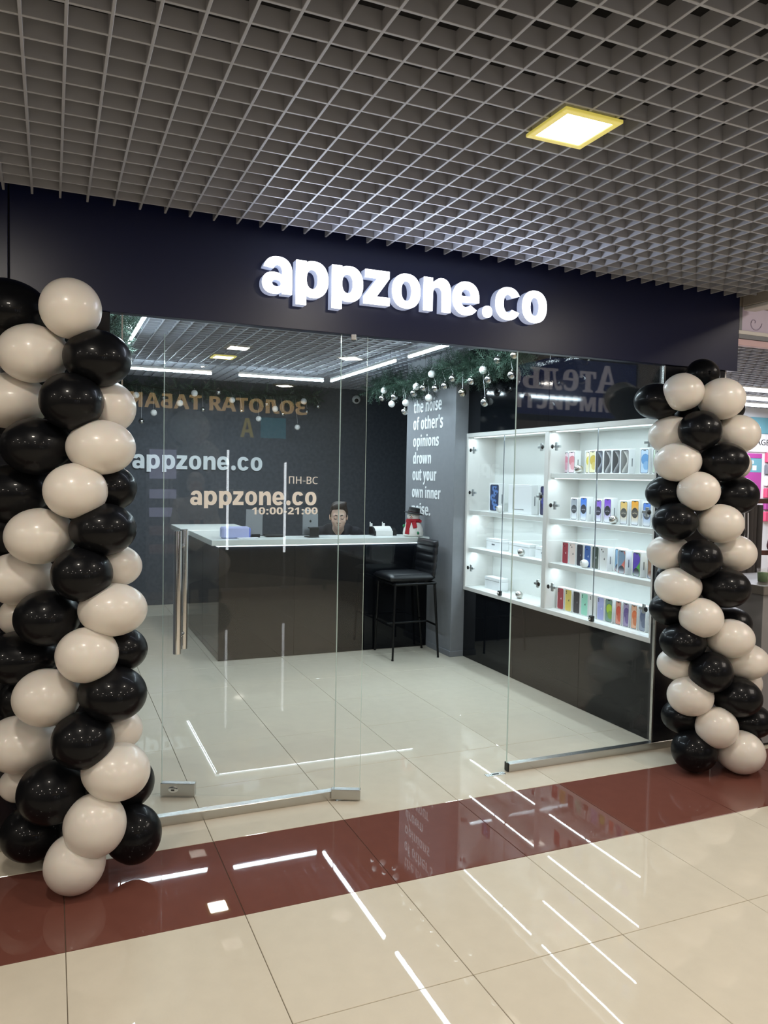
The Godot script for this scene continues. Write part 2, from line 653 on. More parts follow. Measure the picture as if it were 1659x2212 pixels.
func glass_front():
	var w1 = struct("window_1", "fixed frameless pane left of the doorway with cream lettering")
	box_obj("glass", Vector3(0.192, 0.04, -0.026), Vector3(1.237, 2.266, -0.016), M.glass, w1, 0.0)
	box_obj("edge", Vector3(1.2372, 0.044, -0.0255), Vector3(1.2392, 2.266, -0.0165), M.glass_edge, w1, 0.0)
	box_obj("edge_profile", Vector3(0.236, 0.044, -0.034), Vector3(0.242, 2.266, -0.027), M.steel, w1, 0.0)
	for t in [["appzone.co", 0.529, 1.446, 0.597, 0.0, 0], ["ПН-ВС", 0.985, 1.547, 0.142, 0.035, 400], ["10:00-21:00", 0.810, 1.402, 0.318, 0.034, 700]]:
		var o
		if t[5] == 0:
			o = logo(t[3], 0.0015, M.vinyl_cream, M.vinyl_cream, w1, "vinyl_lettering")
		else:
			o = put("vinyl_lettering", text_mesh(t[0], t[3], t[4], 0.0012, t[5]), M.vinyl_cream, w1)
		o.position = Vector3(t[1], t[2], -0.0158)
	var w2 = struct("window_2", "fixed frameless pane right of the doorway")
	box_obj("glass", Vector3(2.232, 0.04, -0.026), Vector3(3.226, 2.266, -0.016), M.glass, w2, 0.0)
	box_obj("edge", Vector3(2.2296, 0.044, -0.0255), Vector3(2.2318, 2.266, -0.0165), M.glass_edge, w2, 0.0)
	box_obj("edge_profile", Vector3(3.226, 0.044, -0.03), Vector3(3.233, 2.266, -0.012), M.steel, w2, 0.0)
	# the door leaf stands open into the shop, folded back behind the left pane
	var d = struct("door_1", "frameless glass door standing open inwards with long steel bar handles")
	d.position = Vector3(1.346, 0.0, 0.05)
	d.rotation.y = deg_to_rad(156.5)
	var L := 0.972
	box_obj("glass", Vector3(0.002, 0.012, -0.005), Vector3(L - 0.002, 2.25, 0.005), M.glass, d, 0.0)
	box_obj("edge", Vector3(-0.0002, 0.012, -0.0045), Vector3(0.0018, 2.25, 0.0045), M.glass_edge, d, 0.0)
	box_obj("edge", Vector3(L - 0.0018, 0.012, -0.0045), Vector3(L + 0.0002, 2.25, 0.0045), M.glass_edge, d, 0.0)
	box_obj("hinge_patch", Vector3(-0.003, 0.008, -0.017), Vector3(0.14, 0.058, 0.017), M.steel, d)
	box_obj("top_pivot", Vector3(0.055, 2.235, -0.012), Vector3(0.08, 2.262, 0.012), M.steel, d)
	var lp = box_obj("lock_patch", Vector3(L - 0.165, 0.01, -0.017), Vector3(L + 0.003, 0.072, 0.017), M.steel, d)
	var st := mb()
	lathe(st, [Vector2(0, 0.007), Vector2(0.02, 0.007), Vector2(0.025, 0.0)], 24, Transform3D(Basis(Vector3(1, 0, 0), -PI / 2).scaled(Vector3(1.0, 0.62, 1.0)), Vector3(L - 0.06, 0.042, -0.0165)))
	obj("lock_cylinder", st, M.chrome, lp)
	box_obj("keyhole", Vector3(L - 0.068, 0.0385, -0.0255), Vector3(L - 0.052, 0.0455, -0.0225), M.black_plastic, lp, 0.0005)
	for sz in [-1.0, 1.0]:
		var h := mb()
		tube(h, [Vector3(0.886, 0.722, 0.058 * sz), Vector3(0.886, 1.312, 0.058 * sz)], 0.019, 20)
		obj("bar_handle", h, M.chrome, d)
		for y in [0.80, 1.235]:
			var p := mb()
			tube(p, [Vector3(0.886, y, 0.003 * sz), Vector3(0.886, y, 0.045 * sz)], 0.010, 14)
			obj("handle_standoff", p, M.chrome, d)
	var hp = box_obj("floor_pivot", Vector3(1.235, -0.004, -0.035), Vector3(1.31, 0.0025, 0.02), M.steel)
	tag(hp, "small steel pivot plate let into the floor beneath the door hinge", "floor plate")
	var sp = thing("strike_plate", "small steel strike plate with a dark slot let into the doorway floor", "floor plate", Vector3(2.15, 0, -0.003))
	box_obj("plate", Vector3(-0.058, -0.003, -0.018), Vector3(0.058, 0.0022, 0.018), M.steel, sp, 0.0006)
	box_obj("slot", Vector3(-0.02, 0.0, -0.006), Vector3(0.02, 0.0028, 0.006), M.black_plastic, sp, 0.0004)

# ------------------------------------------------------------------ shop shell
func shop_shell():
	var b = struct("wall_back", "dark grey concrete look plaster wall at the back of the shop")
	box_obj("plaster", Vector3(0.0, -0.1, -6.12), Vector3(4.5, 3.1, -6.0), M.dark_plaster, b, 0.0)
	var bb = struct("baseboard_back", "grey skirting along the back wall")
	box_obj("board", Vector3(0.2, 0.0, -6.0), Vector3(4.4, 0.07, -5.985), M.dark_plaster, bb)
	var lg = logo(1.56, 0.02, M.logo_grey, M.logo_grey, b, "wall_lettering")
	lg.position = Vector3(0.83, 1.625, -5.998)
	var l = struct("wall_left", "grey plaster left wall of the shop")
	box_obj("plaster", Vector3(0.06, -0.1, -6.1), Vector3(0.19, 3.1, -0.06), M.dark_plaster, l, 0.0)
	var r = struct("wall_right", "glossy black panelled right wall of the shop")
	for z in [[-2.488, -1.29], [-1.287, -0.03]]:
		box_obj("panel", Vector3(3.33, 1.978, z[0]), Vector3(3.40, 2.75, z[1]), M.gloss_black, r)
	for z in [[-2.488, -1.685], [-1.682, -0.85], [-0.847, -0.03]]:
		box_obj("panel", Vector3(3.33, 0.0, z[0]), Vector3(3.40, 0.600, z[1]), M.gloss_black, r)
	box_obj("panel", Vector3(3.33, 0.598, -0.132), Vector3(3.40, 1.98, -0.03), M.gloss_black, r)
	box_obj("core", Vector3(3.63, 0.0, -2.6), Vector3(3.72, 3.1, -0.06), M.plenum, r, 0.0)
	box_obj("core", Vector3(3.40, 0.0, -2.48), Vector3(3.63, 0.55, -0.06), M.plenum, r, 0.0)
	box_obj("core", Vector3(3.40, 2.02, -2.48), Vector3(3.63, 3.1, -0.06), M.plenum, r, 0.0)
	var p = struct("wall_pillar", "grey plaster pillar with a white quotation")
	box_obj("plaster", Vector3(3.205, 0.0, -3.50), Vector3(3.64, 3.05, -2.492), M.grey_plaster, p, 0.003)
	box_obj("baseboard", Vector3(3.196, 0.0, -2.94), Vector3(3.33, 0.05, -2.484), M.grey_plaster, p)
	box_obj("return_wall", Vector3(3.5, -0.1, -3.6), Vector3(4.5, 3.1, -3.45), M.dark_plaster, p, 0.0)
	var far = struct("wall_far", "plaster wall closing the back corner behind the pillar")
	box_obj("plaster", Vector3(4.4, -0.1, -6.1), Vector3(4.52, 3.1, -3.5), M.dark_plaster, far, 0.0)
	# quotation: text, left z, width, baseline, height
	for t in [["Don't let", -3.33, 0.55, 2.385, 0.135], ["the noise", -3.34, 0.583, 2.200, 0.125], ["of other's", -3.345, 0.62, 2.037, 0.128], ["opinions", -3.34, 0.54, 1.842, 0.150], ["drown", -3.335, 0.385, 1.712, 0.115], ["out your", -3.34, 0.505, 1.515, 0.145], ["own inner", -3.345, 0.60, 1.387, 0.115], ["noise.", -3.345, 0.40, 1.225, 0.115]]:
		var o = put("quote_lettering", text_mesh(t[0], t[2], t[4], 0.004, 700), M.vinyl_white, p)
		o.rotation.y = -PI / 2
		o.position = Vector3(3.2055, t[3], t[1])

# ------------------------------------------------------------------ walls round the walkway
func mall_shell():
	mat("mall_wall", Color("8d8880"), 0.8)
	mat("bulkhead", Color("a39c92"), 0.7)
	var l = struct("wall_left", "plain wall at the far left of the walkway")
	box_obj("plaster", Vector3(-4.6, -0.1, -0.06), Vector3(-4.4, 3.1, 7.2), M.mall_wall, l, 0.0)
	box_obj("plaster", Vector3(-4.6, -0.1, -0.2), Vector3(-2.6, 3.1, -0.05), M.mall_wall, l, 0.0)
	var o = struct("wall_opposite", "shop fronts across the walkway")
	mat("dark_band", Color("2b2b2c"), 0.6)
	mat("store_dark", Color("2a2622"), 0.8)
	box_obj("fascia_band", Vector3(-4.5, 1.92, 6.95), Vector3(4.3, 3.1, 7.1), M.dark_band, o, 0.0)
	box_obj("store_wall", Vector3(-4.5, -0.1, 7.05), Vector3(10.5, 4.4, 7.2), M.store_dark, o, 0.0)
	var r = struct("wall_outer", "wall at the far right of the mall")
	box_obj("plaster", Vector3(10.4, -0.1, -5.0), Vector3(10.6, 4.5, 7.2), M.mall_wall, r, 0.0)
	var c = struct("ceiling", "plain high ceiling over the open hall to the right")
	box_obj("slab", Vector3(3.85, 4.3, 0.0), Vector3(10.6, 4.45, 7.2), M.bulkhead, c, 0.0)
	var b = struct("trim_3", "beige bulkhead where the grid ceiling ends")
	box_obj("drop", Vector3(3.795, 2.655, 0.01), Vector3(3.86, 4.3, 7.1), M.bulkhead, b, 0.004)
	box_obj("ledge", Vector3(3.80, 2.632, 0.01), Vector3(3.90, 2.655, 7.1), M.white_frame, b, 0.004)

# ------------------------------------------------------------------ lamps
func ceiling_lamp(at: Vector3, label, group, energy, col):
	var t = thing("ceiling_lamp", label, "ceiling lamp", at, 0.0, group)
	var h := 0.107
	var i := 0.084
	var st := mb()
	for q in [[-h, -h, h, -i], [-h, i, h, h], [-h, -i, -i, i], [i, -i, h, i]]:
		slab(st, Vector3(q[0], -0.012, q[1]), Vector3(q[2], -0.001, q[3]), 0.002)
	obj("frame", st, M.lamp_rim, t)
	box_obj("panel", Vector3(-i, -0.010, -i), Vector3(i, -0.005, i), M.lamp_panel, t, 0.001)
	box_obj("housing", Vector3(-h + 0.01, 0.0, -h + 0.01), Vector3(h - 0.01, 0.035, h - 0.01), M.white_plastic, t)
	area(t, Vector3(0, -0.016, 0), Vector2(2 * i, 2 * i), energy, col)
	return t

func ceiling_lamps():
	ceiling_lamp(Vector3(1.466, CEIL - 0.001, 1.452), "lit square ceiling lamp with a yellow rim in the mall grid ceiling", "", 1.22, WARM)
	for i in range(-3, 2):
		for j in 3:
			if (i == 0 and j == 0):
				continue
			ceiling_lamp(Vector3(1.466 + 1.8 * i, CEIL - 0.001, 1.452 + 1.8 * j), "square mall ceiling lamp outside the photo, %s row from the shop, %s from the left" % [ORD[j], ORD[i + 3]], "mall lamps beyond the photo", 1.22, WARM)
	ceiling_lamp(Vector3(1.466, CEIL - 0.001, -3.94), "small lit square ceiling lamp in the grid ceiling inside the shop", "", 0.8, Color(1, 0.97, 0.93))
	var hall = thing("hall_light", "broad light panel under the high hall ceiling", "ceiling lamp", Vector3(7.0, 4.28, 3.4))
	glow("hall_panel", Color(1, 0.96, 0.92), 2.5)
	box_obj("panel", Vector3(-1.2, 0.0, -1.2), Vector3(1.2, 0.02, 1.2), M.hall_panel, hall)
	area(hall, Vector3(0, -0.01, 0), Vector2(2.4, 2.4), 11.0, Color(1, 0.95, 0.9))

# ------------------------------------------------------------------ LED lines under the shop ceiling
func led_bar(a: Vector3, b: Vector3, label, energy):
	var t = thing("led_line", label, "ceiling light", (a + b) / 2.0, 0.0, "")
	var along_x := absf(b.x - a.x) > absf(b.z - a.z)
	var ln := (b - a).length()
	var half := Vector3(ln / 2, 0, 0.0095) if along_x else Vector3(0.0095, 0, ln / 2)
	box_obj("profile", -half + Vector3(0, 0.008, 0), half + Vector3(0, 0.03, 0), M.white_plastic, t)
	box_obj("diffuser", -half * 0.995 - Vector3(0, 0.012, 0), half * 0.995 + Vector3(0, 0.008, 0), M.led, t)
	for e in [-0.42, 0.42]:
		var hang := mb()
		var p = (b - a) * e
		tube(hang, [p + Vector3(0, 0.03, 0), p + Vector3(0, 0.125, 0)], 0.0015, 6, false)
		obj("hanger", hang, M.steel, t)
	area(t, Vector3(0, -0.018, 0), Vector2(ln if along_x else 0.03, 0.03 if along_x else ln), energy * 2.7, COOL)

func led_lines():
	var y := 2.605
	led_bar(Vector3(0.52, y, -2.98), Vector3(0.52, y, -0.55), "glowing LED line under the shop ceiling along the left wall", 0.8)
	led_bar(Vector3(0.58, y, -4.53), Vector3(1.47, y, -4.53), "glowing LED line across the back of the shop, left half", 0.45)
	led_bar(Vector3(1.74, y, -4.49), Vector3(2.66, y, -4.49), "glowing LED line across the back of the shop, right half", 0.45)
	led_bar(Vector3(2.72, y, -4.46), Vector3(2.75, y, -2.75), "long glowing LED line running back over the counter on the right", 0.6)
	led_bar(Vector3(2.745, y, -2.5), Vector3(2.745, y, -0.55), "glowing LED line over the doorway side, nearest the fascia", 0.7)

# ------------------------------------------------------------------ the logo lettering
func oval(cx, cy, rx, ry, a0 = 0.0, a1 = TAU, n := 32, pw := 2.25) -> PackedVector2Array:
	var o := PackedVector2Array()
	var full: bool = absf(a1 - a0 - TAU) < 1e-4
	for i in (n if full else n + 1):
		var a: float = a0 + (a1 - a0) * i / n
		var c := cos(a)
		var s := sin(a)
		o.append(Vector2(cx + signf(c) * pow(absf(c), 2.0 / pw) * rx, cy + signf(s) * pow(absf(s), 2.0 / pw) * ry))
	return o

func rect(x0, y0, x1, y1) -> PackedVector2Array:
	return PackedVector2Array([Vector2(x0, y0), Vector2(x1, y0), Vector2(x1, y1), Vector2(x0, y1)])

func back(p: PackedVector2Array) -> PackedVector2Array:
	var q := p.duplicate()
	q.reverse()
	return q

# outline and holes of one letter, x-height 1
func glyph(ch: String) -> Array:
	var w := 0.96
	match ch:
		"o":
			return [oval(w / 2, 0.5, w / 2, 0.515), [oval(w / 2, 0.5, 0.175, 0.295)]]
		"c":
			var p := oval(w / 2, 0.5, w / 2, 0.515, deg_to_rad(28), deg_to_rad(332), 40)
			p.append_array(back(oval(w / 2, 0.5, 0.18, 0.285, deg_to_rad(38), deg_to_rad(322), 28)))
			return [p, []]
		"e":
			var p := oval(w / 2, 0.5, w / 2, 0.515, deg_to_rad(-9), deg_to_rad(322), 44)
			p.append_array(back(oval(w / 2, 0.5, 0.2, 0.275, deg_to_rad(206), deg_to_rad(318), 14)))
			return [p, [oval(w / 2, 0.565, 0.18, 0.215, 0.0, PI, 18)]]
		"p":
			var p: PackedVector2Array = Geometry2D.merge_polygons(rect(0.0, -0.235, 0.315, 1.0), oval(0.54, 0.5, 0.455, 0.515))[0]
			return [p, [oval(0.495, 0.5, 0.175, 0.27)]]
		"n":
			var p := PackedVector2Array([Vector2(0, 0), Vector2(0.315, 0), Vector2(0.315, 0.52)])
			p.append_array(oval(0.48, 0.52, 0.163, 0.21, PI, 0.0, 12))
			p.append_array(PackedVector2Array([Vector2(0.643, 0), Vector2(0.96, 0)]))
			p.append_array(oval(0.63, 0.585, 0.33, 0.43, 0.0, PI * 0.72, 16))
			p.append_array(PackedVector2Array([Vector2(0.31, 0.86), Vector2(0.31, 1.0), Vector2(0, 1.0)]))
			return [p, []]
		"z":
			return [PackedVector2Array([Vector2(0, 0), Vector2(0.86, 0), Vector2(0.86, 0.235), Vector2(0.425, 0.235), Vector2(0.84, 0.79), Vector2(0.84, 1.0), Vector2(0.04, 1.0), Vector2(0.04, 0.765), Vector2(0.44, 0.765), Vector2(0, 0.215)]), []]
		"a":
			var top := oval(0.46, 0.6, 0.43, 0.42, 0.0, deg_to_rad(166), 22)
			top.append_array(back(oval(0.46, 0.6, 0.135, 0.19, 0.0, deg_to_rad(155), 14)))
			top.append_array(PackedVector2Array([Vector2(0.595, 0.0), Vector2(0.89, 0.0)]))
			var p: PackedVector2Array = Geometry2D.merge_polygons(top, oval(0.345, 0.285, 0.345, 0.3))[0]
			return [p, [oval(0.425, 0.285, 0.135, 0.095)]]
	return [oval(0.18, 0.17, 0.18, 0.185), []]

const LOGO := [["a", 0.0], ["p", 0.973], ["p", 2.045], ["z", 3.03], ["o", 3.94], ["n", 4.98], ["e", 5.98], [".", 7.035], ["c", 7.50], ["o", 8.50]]
const LOGO_WIDE := 9.46

# the whole word as one mesh, of a given width, standing on its baseline
func logo(width: float, depth: float, face, side, parent, called):
	var k := width / LOGO_WIDE
	var st := mb()
	for l in LOGO:
		var g = glyph(l[0])
		prism(st, st, g[0], g[1], 0.0, depth, Transform3D(Basis.from_scale(Vector3(k * 0.92, k, 1)), Vector3(l[1] * k, 0, 0)))
	return obj(called, st, face, parent)

func sign_letters():
	var t = thing("channel_letter_sign", "white glowing channel letters appzone.co on the dark navy fascia", "sign", Vector3(0.828, 2.408, 0.0))
	var k := 1.532 / LOGO_WIDE
	for l in LOGO:
		var face := mb()
		var side := mb()
		var g = glyph(l[0])
		var xf := Transform3D(Basis.from_scale(Vector3(k * 0.965, k, 1)), Vector3(l[1] * k, 0, 0))
		prism(side, side, g[0], g[1], 0.0, 0.05, xf)
		var o = obj("letter", side, M.letter_side, t)
		prism(face, face, g[0], g[1], 0.0502, 0.056, xf)
		obj("letter_face", face, M.letter_face, o)
	area(t, Vector3(0.77, 0.08, 0.075), Vector2(1.5, 0.16), 0.8, Color(0.85, 0.9, 1.0), false, PI)

# ------------------------------------------------------------------ balloons: tier from the top, place in the tier, colour, centre, half width, half height
const BL := [
	[1, "f", "w", 0.024, 2.199, 0.327, 0.113, 0.113], [1, "l", "k", -0.198, 2.211, 0.068, 0.156, 0.132], [2, "fl", "w", -0.105, 2.034, 0.231, 0.128, 0.112], [2, "fr", "k", 0.120, 2.021, 0.328, 0.124, 0.108],
	[3, "f", "k", 0.027, 1.850, 0.346, 0.117, 0.108], [3, "l", "w", -0.192, 1.861, 0.088, 0.150, 0.110], [3, "r", "w", 0.159, 1.843, 0.240, 0.110, 0.105], [4, "fl", "k", -0.092, 1.680, 0.255, 0.128, 0.110],
	[4, "fr", "w", 0.132, 1.681, 0.351, 0.126, 0.105], [5, "f", "w", 0.040, 1.514, 0.369, 0.117, 0.105], [5, "l", "k", -0.175, 1.495, 0.114, 0.147, 0.117], [5, "r", "k", 0.164, 1.524, 0.258, 0.108, 0.095],
	[6, "fl", "w", -0.080, 1.337, 0.277, 0.127, 0.108], [6, "fr", "k", 0.139, 1.368, 0.370, 0.122, 0.101], [6, "bl", "k", -0.213, 1.352, 0.018, 0.113, 0.113], [7, "f", "k", 0.062, 1.201, 0.394, 0.113, 0.103],
	[7, "l", "w", -0.153, 1.158, 0.140, 0.138, 0.105], [7, "r", "w", 0.189, 1.217, 0.285, 0.101, 0.084], [8, "fl", "k", -0.055, 1.026, 0.304, 0.122, 0.107], [8, "fr", "w", 0.173, 1.061, 0.400, 0.126, 0.101],
	[8, "bl", "w", -0.156, 0.993, 0.060, 0.087, 0.081], [9, "f", "w", 0.079, 0.898, 0.417, 0.115, 0.105], [9, "l", "k", -0.149, 0.847, 0.158, 0.147, 0.106], [9, "r", "k", 0.205, 0.887, 0.309, 0.105, 0.090],
	[10, "fl", "w", -0.056, 0.722, 0.319, 0.126, 0.110], [10, "fr", "k", 0.172, 0.741, 0.416, 0.126, 0.105], [10, "bl", "k", -0.157, 0.649, 0.078, 0.090, 0.090], [11, "f", "k", 0.065, 0.577, 0.427, 0.115, 0.106],
	[11, "l", "w", -0.149, 0.506, 0.176, 0.139, 0.112], [11, "r", "w", 0.195, 0.568, 0.321, 0.097, 0.084], [12, "fl", "k", -0.041, 0.360, 0.344, 0.127, 0.120], [12, "fr", "w", 0.183, 0.444, 0.436, 0.126, 0.108],
	[12, "bl", "w", -0.155, 0.314, 0.096, 0.085, 0.072], [12, "br", "k", 0.232, 0.328, 0.262, 0.113, 0.109], [13, "f", "w", 0.106, 0.258, 0.462, 0.115, 0.119], [13, "l", "k", -0.107, 0.155, 0.212, 0.123, 0.110],
	[13, "r", "k", 0.254, 0.157, 0.367, 0.108, 0.116], [14, "f", "w", 0.037, 0.092, 0.440, 0.112, 0.113], [14, "b", "k", -0.054, 0.057, 0.131, 0.080, 0.080]]

const BR := [
	[1, "b", "k", 3.401, 2.207, 0.107, 0.096, 0.093], [1, "fl", "w", 3.144, 2.083, 0.227, 0.109, 0.104], [1, "fr", "w", 3.335, 2.049, 0.311, 0.124, 0.114], [1, "l", "k", 3.089, 2.040, 0.091, 0.125, 0.102],
	[1, "bl", "k", 3.322, 1.973, 0.107, 0.090, 0.090], [1, "br", "k", 3.522, 2.016, 0.191, 0.087, 0.080], [2, "f", "k", 3.196, 1.871, 0.309, 0.116, 0.108], [2, "l", "w", 3.165, 1.852, 0.133, 0.125, 0.109],
	[2, "r", "w", 3.500, 1.864, 0.277, 0.122, 0.109], [3, "fl", "w", 3.116, 1.699, 0.234, 0.124, 0.107], [3, "fr", "k", 3.347, 1.704, 0.333, 0.127, 0.107], [3, "br", "w", 3.529, 1.696, 0.210, 0.114, 0.095],
	[4, "f", "w", 3.188, 1.542, 0.322, 0.114, 0.106], [4, "l", "k", 3.144, 1.527, 0.140, 0.120, 0.099], [4, "r", "k", 3.495, 1.521, 0.292, 0.120, 0.107], [5, "fl", "k", 3.102, 1.372, 0.245, 0.119, 0.107],
	[5, "fr", "w", 3.328, 1.366, 0.342, 0.124, 0.107], [5, "br", "k", 3.516, 1.312, 0.224, 0.090, 0.085], [6, "f", "k", 3.195, 1.176, 0.344, 0.116, 0.108], [6, "l", "w", 3.148, 1.194, 0.159, 0.117, 0.099],
	[6, "r", "w", 3.483, 1.196, 0.303, 0.120, 0.104], [7, "fl", "w", 3.118, 1.017, 0.270, 0.124, 0.104], [7, "fr", "k", 3.353, 1.014, 0.371, 0.132, 0.109], [7, "bl", "k", 3.224, 1.049, 0.112, 0.087, 0.080],
	[8, "f", "w", 3.199, 0.857, 0.362, 0.116, 0.108], [8, "l", "k", 3.160, 0.877, 0.180, 0.117, 0.094], [8, "r", "k", 3.459, 0.805, 0.313, 0.120, 0.091], [9, "fl", "k", 3.143, 0.713, 0.296, 0.124, 0.104],
	[9, "fr", "w", 3.376, 0.738, 0.395, 0.127, 0.107], [10, "f", "k", 3.246, 0.563, 0.397, 0.116, 0.111], [10, "l", "w", 3.198, 0.569, 0.213, 0.115, 0.091], [10, "r", "w", 3.530, 0.591, 0.354, 0.138, 0.104],
	[11, "fl", "w", 3.180, 0.419, 0.327, 0.124, 0.107], [11, "fr", "k", 3.411, 0.419, 0.426, 0.130, 0.109], [11, "br", "w", 3.608, 0.448, 0.308, 0.090, 0.090], [12, "f", "w", 3.274, 0.264, 0.424, 0.113, 0.111],
	[12, "l", "k", 3.221, 0.278, 0.238, 0.117, 0.096], [12, "r", "k", 3.556, 0.259, 0.383, 0.125, 0.099], [13, "fl", "k", 3.198, 0.121, 0.350, 0.122, 0.114], [13, "fr", "w", 3.427, 0.095, 0.450, 0.127, 0.117],
	[13, "br", "k", 3.590, 0.104, 0.318, 0.106, 0.095]]

const PLACE := {"f": "front", "l": "left side", "r": "right side", "fl": "front left", "fr": "front right", "bl": "back left", "br": "back right", "b": "back"}

func balloons():
	var prof := []
	for i in 25:
		var a := -PI / 2 + PI * i / 24
		var y := sin(a)
		var r := cos(a)
		if y < 0.0:
			r *= 1.0 + 0.10 * y * (1.0 + y) * 4.0 * 0.4
		prof.append(Vector2(maxf(r, 0.0), y))
	prof = [Vector2(0.0, -1.16), Vector2(0.075, -1.16), Vector2(0.05, -1.09), Vector2(0.045, -1.03), Vector2(0.12, -0.99)] + prof.slice(1)
	var st := mb()
	lathe(st, prof, 40)
	var mesh = st.commit()
	for s in [["left", BL, 0.0, 0.235], ["right", BR, 3.335, 0.262]]:
		var pole = thing("balloon_pole", "thin pale pole up the middle of the %s balloon column" % s[0], "pole", Vector3(s[2], 0, s[3]))
		var ps := mb()
		tube(ps, [Vector3(0.0, 0.01, 0), Vector3(0.0, 2.1, 0)], 0.006, 10)
		obj("tube", ps, M.white_plastic, pole)
		var pb := mb()
		lathe(pb, [Vector2(0, 0.0), Vector2(0.05, 0.0), Vector2(0.05, 0.008), Vector2(0.02, 0.014), Vector2(0, 0.014)], 24)
		obj("foot", pb, M.white_plastic, pole)
		for b in s[1]:
			var c := Vector3(b[3], maxf(b[4], b[7] + 0.001), b[5])
			var colour: String = "white" if b[2] == "w" else "black"
			var label := "%s balloon, %s of the %s tier down, %s balloon column" % [colour, PLACE[b[1]], ORD[b[0] - 1], s[0]]
			var o = put("balloon", mesh, M.balloon_white if b[2] == "w" else M.balloon_black)
			tag(o, label, "balloon")
			var out := Vector3(c.x - s[2], 0, c.z - s[3]).normalized()
			out = (out + Vector3(0, rng.randf_range(-0.12, 0.06), 0)).normalized()
			var side := out.cross(Vector3.UP).normalized()
			var up := side.cross(out).normalized()
			o.transform = Transform3D(Basis(side * b[6], out * b[6] * 1.03, up * b[7]), c)

# ------------------------------------------------------------------ reception counter
func counter():
	var t = thing("reception_counter", "black glossy reception counter with a white worktop lit along its underside", "counter", Vector3(1.25, 0, -2.975))
	# local: x to the right, z towards the doorway; front face on z = 0
	for r in [[0.0, 0.66], [0.663, 1.32], [1.323, 1.952]]:
		box_obj("front_panel", Vector3(r[0], 0.004, -0.03), Vector3(r[1], 0.965, 0.0), M.gloss_black, t)
	for r in [[-0.75, -0.032], [-1.545, -0.753]]:
		box_obj("side_panel", Vector3(0.0, 0.004, r[0]), Vector3(0.03, 0.965, r[1]), M.gloss_black, t)
	box_obj("inner_panel", Vector3(0.03, 0.0, -0.33), Vector3(1.952, 0.98, -0.31), M.white_laminate, t)
	box_obj("worktop", Vector3(-0.068, 0.982, -0.31), Vector3(1.953, 1.03, 0.032), M.worktop, t, 0.003)
	box_obj("worktop", Vector3(-0.068, 0.982, -1.09), Vector3(0.27, 1.03, -0.312), M.worktop, t, 0.003)
	box_obj("worktop", Vector3(-0.12, 0.985, -1.98), Vector3(0.56, 1.032, -1.093), M.worktop, t, 0.003)
	box_obj("inner_desk", Vector3(0.3, 0.735, -0.80), Vector3(1.95, 0.76, -0.33), M.white_laminate, t)
	box_obj("desk_end", Vector3(1.90, 0.0, -0.78), Vector3(1.93, 0.735, -0.33), M.white_laminate, t)
	box_obj("return_end", Vector3(0.5, 0.0, -1.95), Vector3(0.53, 0.985, -1.12), M.gloss_black, t)
	var led := mb()
	slab(led, Vector3(0.0, 0.971, 0.004), Vector3(1.95, 0.979, 0.012), 0.0)
	obj("light_strip", led, M.cabinet_led, t)
	var led2 := mb()
	slab(led2, Vector3(-0.012, 0.971, -1.54), Vector3(-0.004, 0.979, 0.012), 0.0)
	obj("light_strip", led2, M.cabinet_led, t)
	area(t, Vector3(0.97, 0.968, 0.008), Vector2(1.9, 0.006), 0.10, COOL)
	area(t, Vector3(-0.008, 0.968, -0.77), Vector2(0.006, 1.5), 0.09, COOL)

# ------------------------------------------------------------------ bar stool
func cushion(c: Vector3, s: Vector3, ribs: int, b := Basis()):
	# a padded block with rounded rim; ribs stitched across its height
	var st := mb()
	var nu := 16
	var nv := 28
	var g := []
	for sd in [1.0, -1.0]:
		for i in nu + 1:
			for j in nv + 1:
				var u := -1.0 + 2.0 * i / nu
				var v := -1.0 + 2.0 * j / nv
				var rim: float = sqrt(maxf(0.0, 1.0 - pow(absf(u), 8.0))) * sqrt(maxf(0.0, 1.0 - pow(absf(v), 8.0)))
				var groove := 0.0
				if ribs > 0:
					groove = 0.25 * exp(-pow((fposmod((v * 0.5 + 0.5) * ribs + 0.5, 1.0) - 0.5) * 7.0, 2.0))
					if (v * 0.5 + 0.5) * ribs < 0.4 or (v * 0.5 + 0.5) * ribs > ribs - 0.4:
						groove = 0.0
				g.append(c + b * Vector3(u * s.x / 2, v * s.y / 2, sd * s.z / 2 * (rim * (1.0 - groove))))
	var row := nv + 1
	var half := (nu + 1) * row
	st.set_smooth_group(0)
	var faces := []
	for i in nu:
		for j in nv:
			var a := i * row + j
			faces.append([a, a + row, a + row + 1, a + 1])
			faces.append([half + a, half + a + 1, half + a + row + 1, half + a + row])
	for e in [0, nu]:
		for j in nv:
			var a := int(e) * row + j
			faces.append([a, a + 1, half + a + 1, half + a] if e == 0 else [a + 1, a, half + a, half + a + 1])
	for q in faces:
		for w in [0, 2, 1, 0, 3, 2]:
			st.add_vertex(g[q[w]])
	st.generate_normals()
	return st

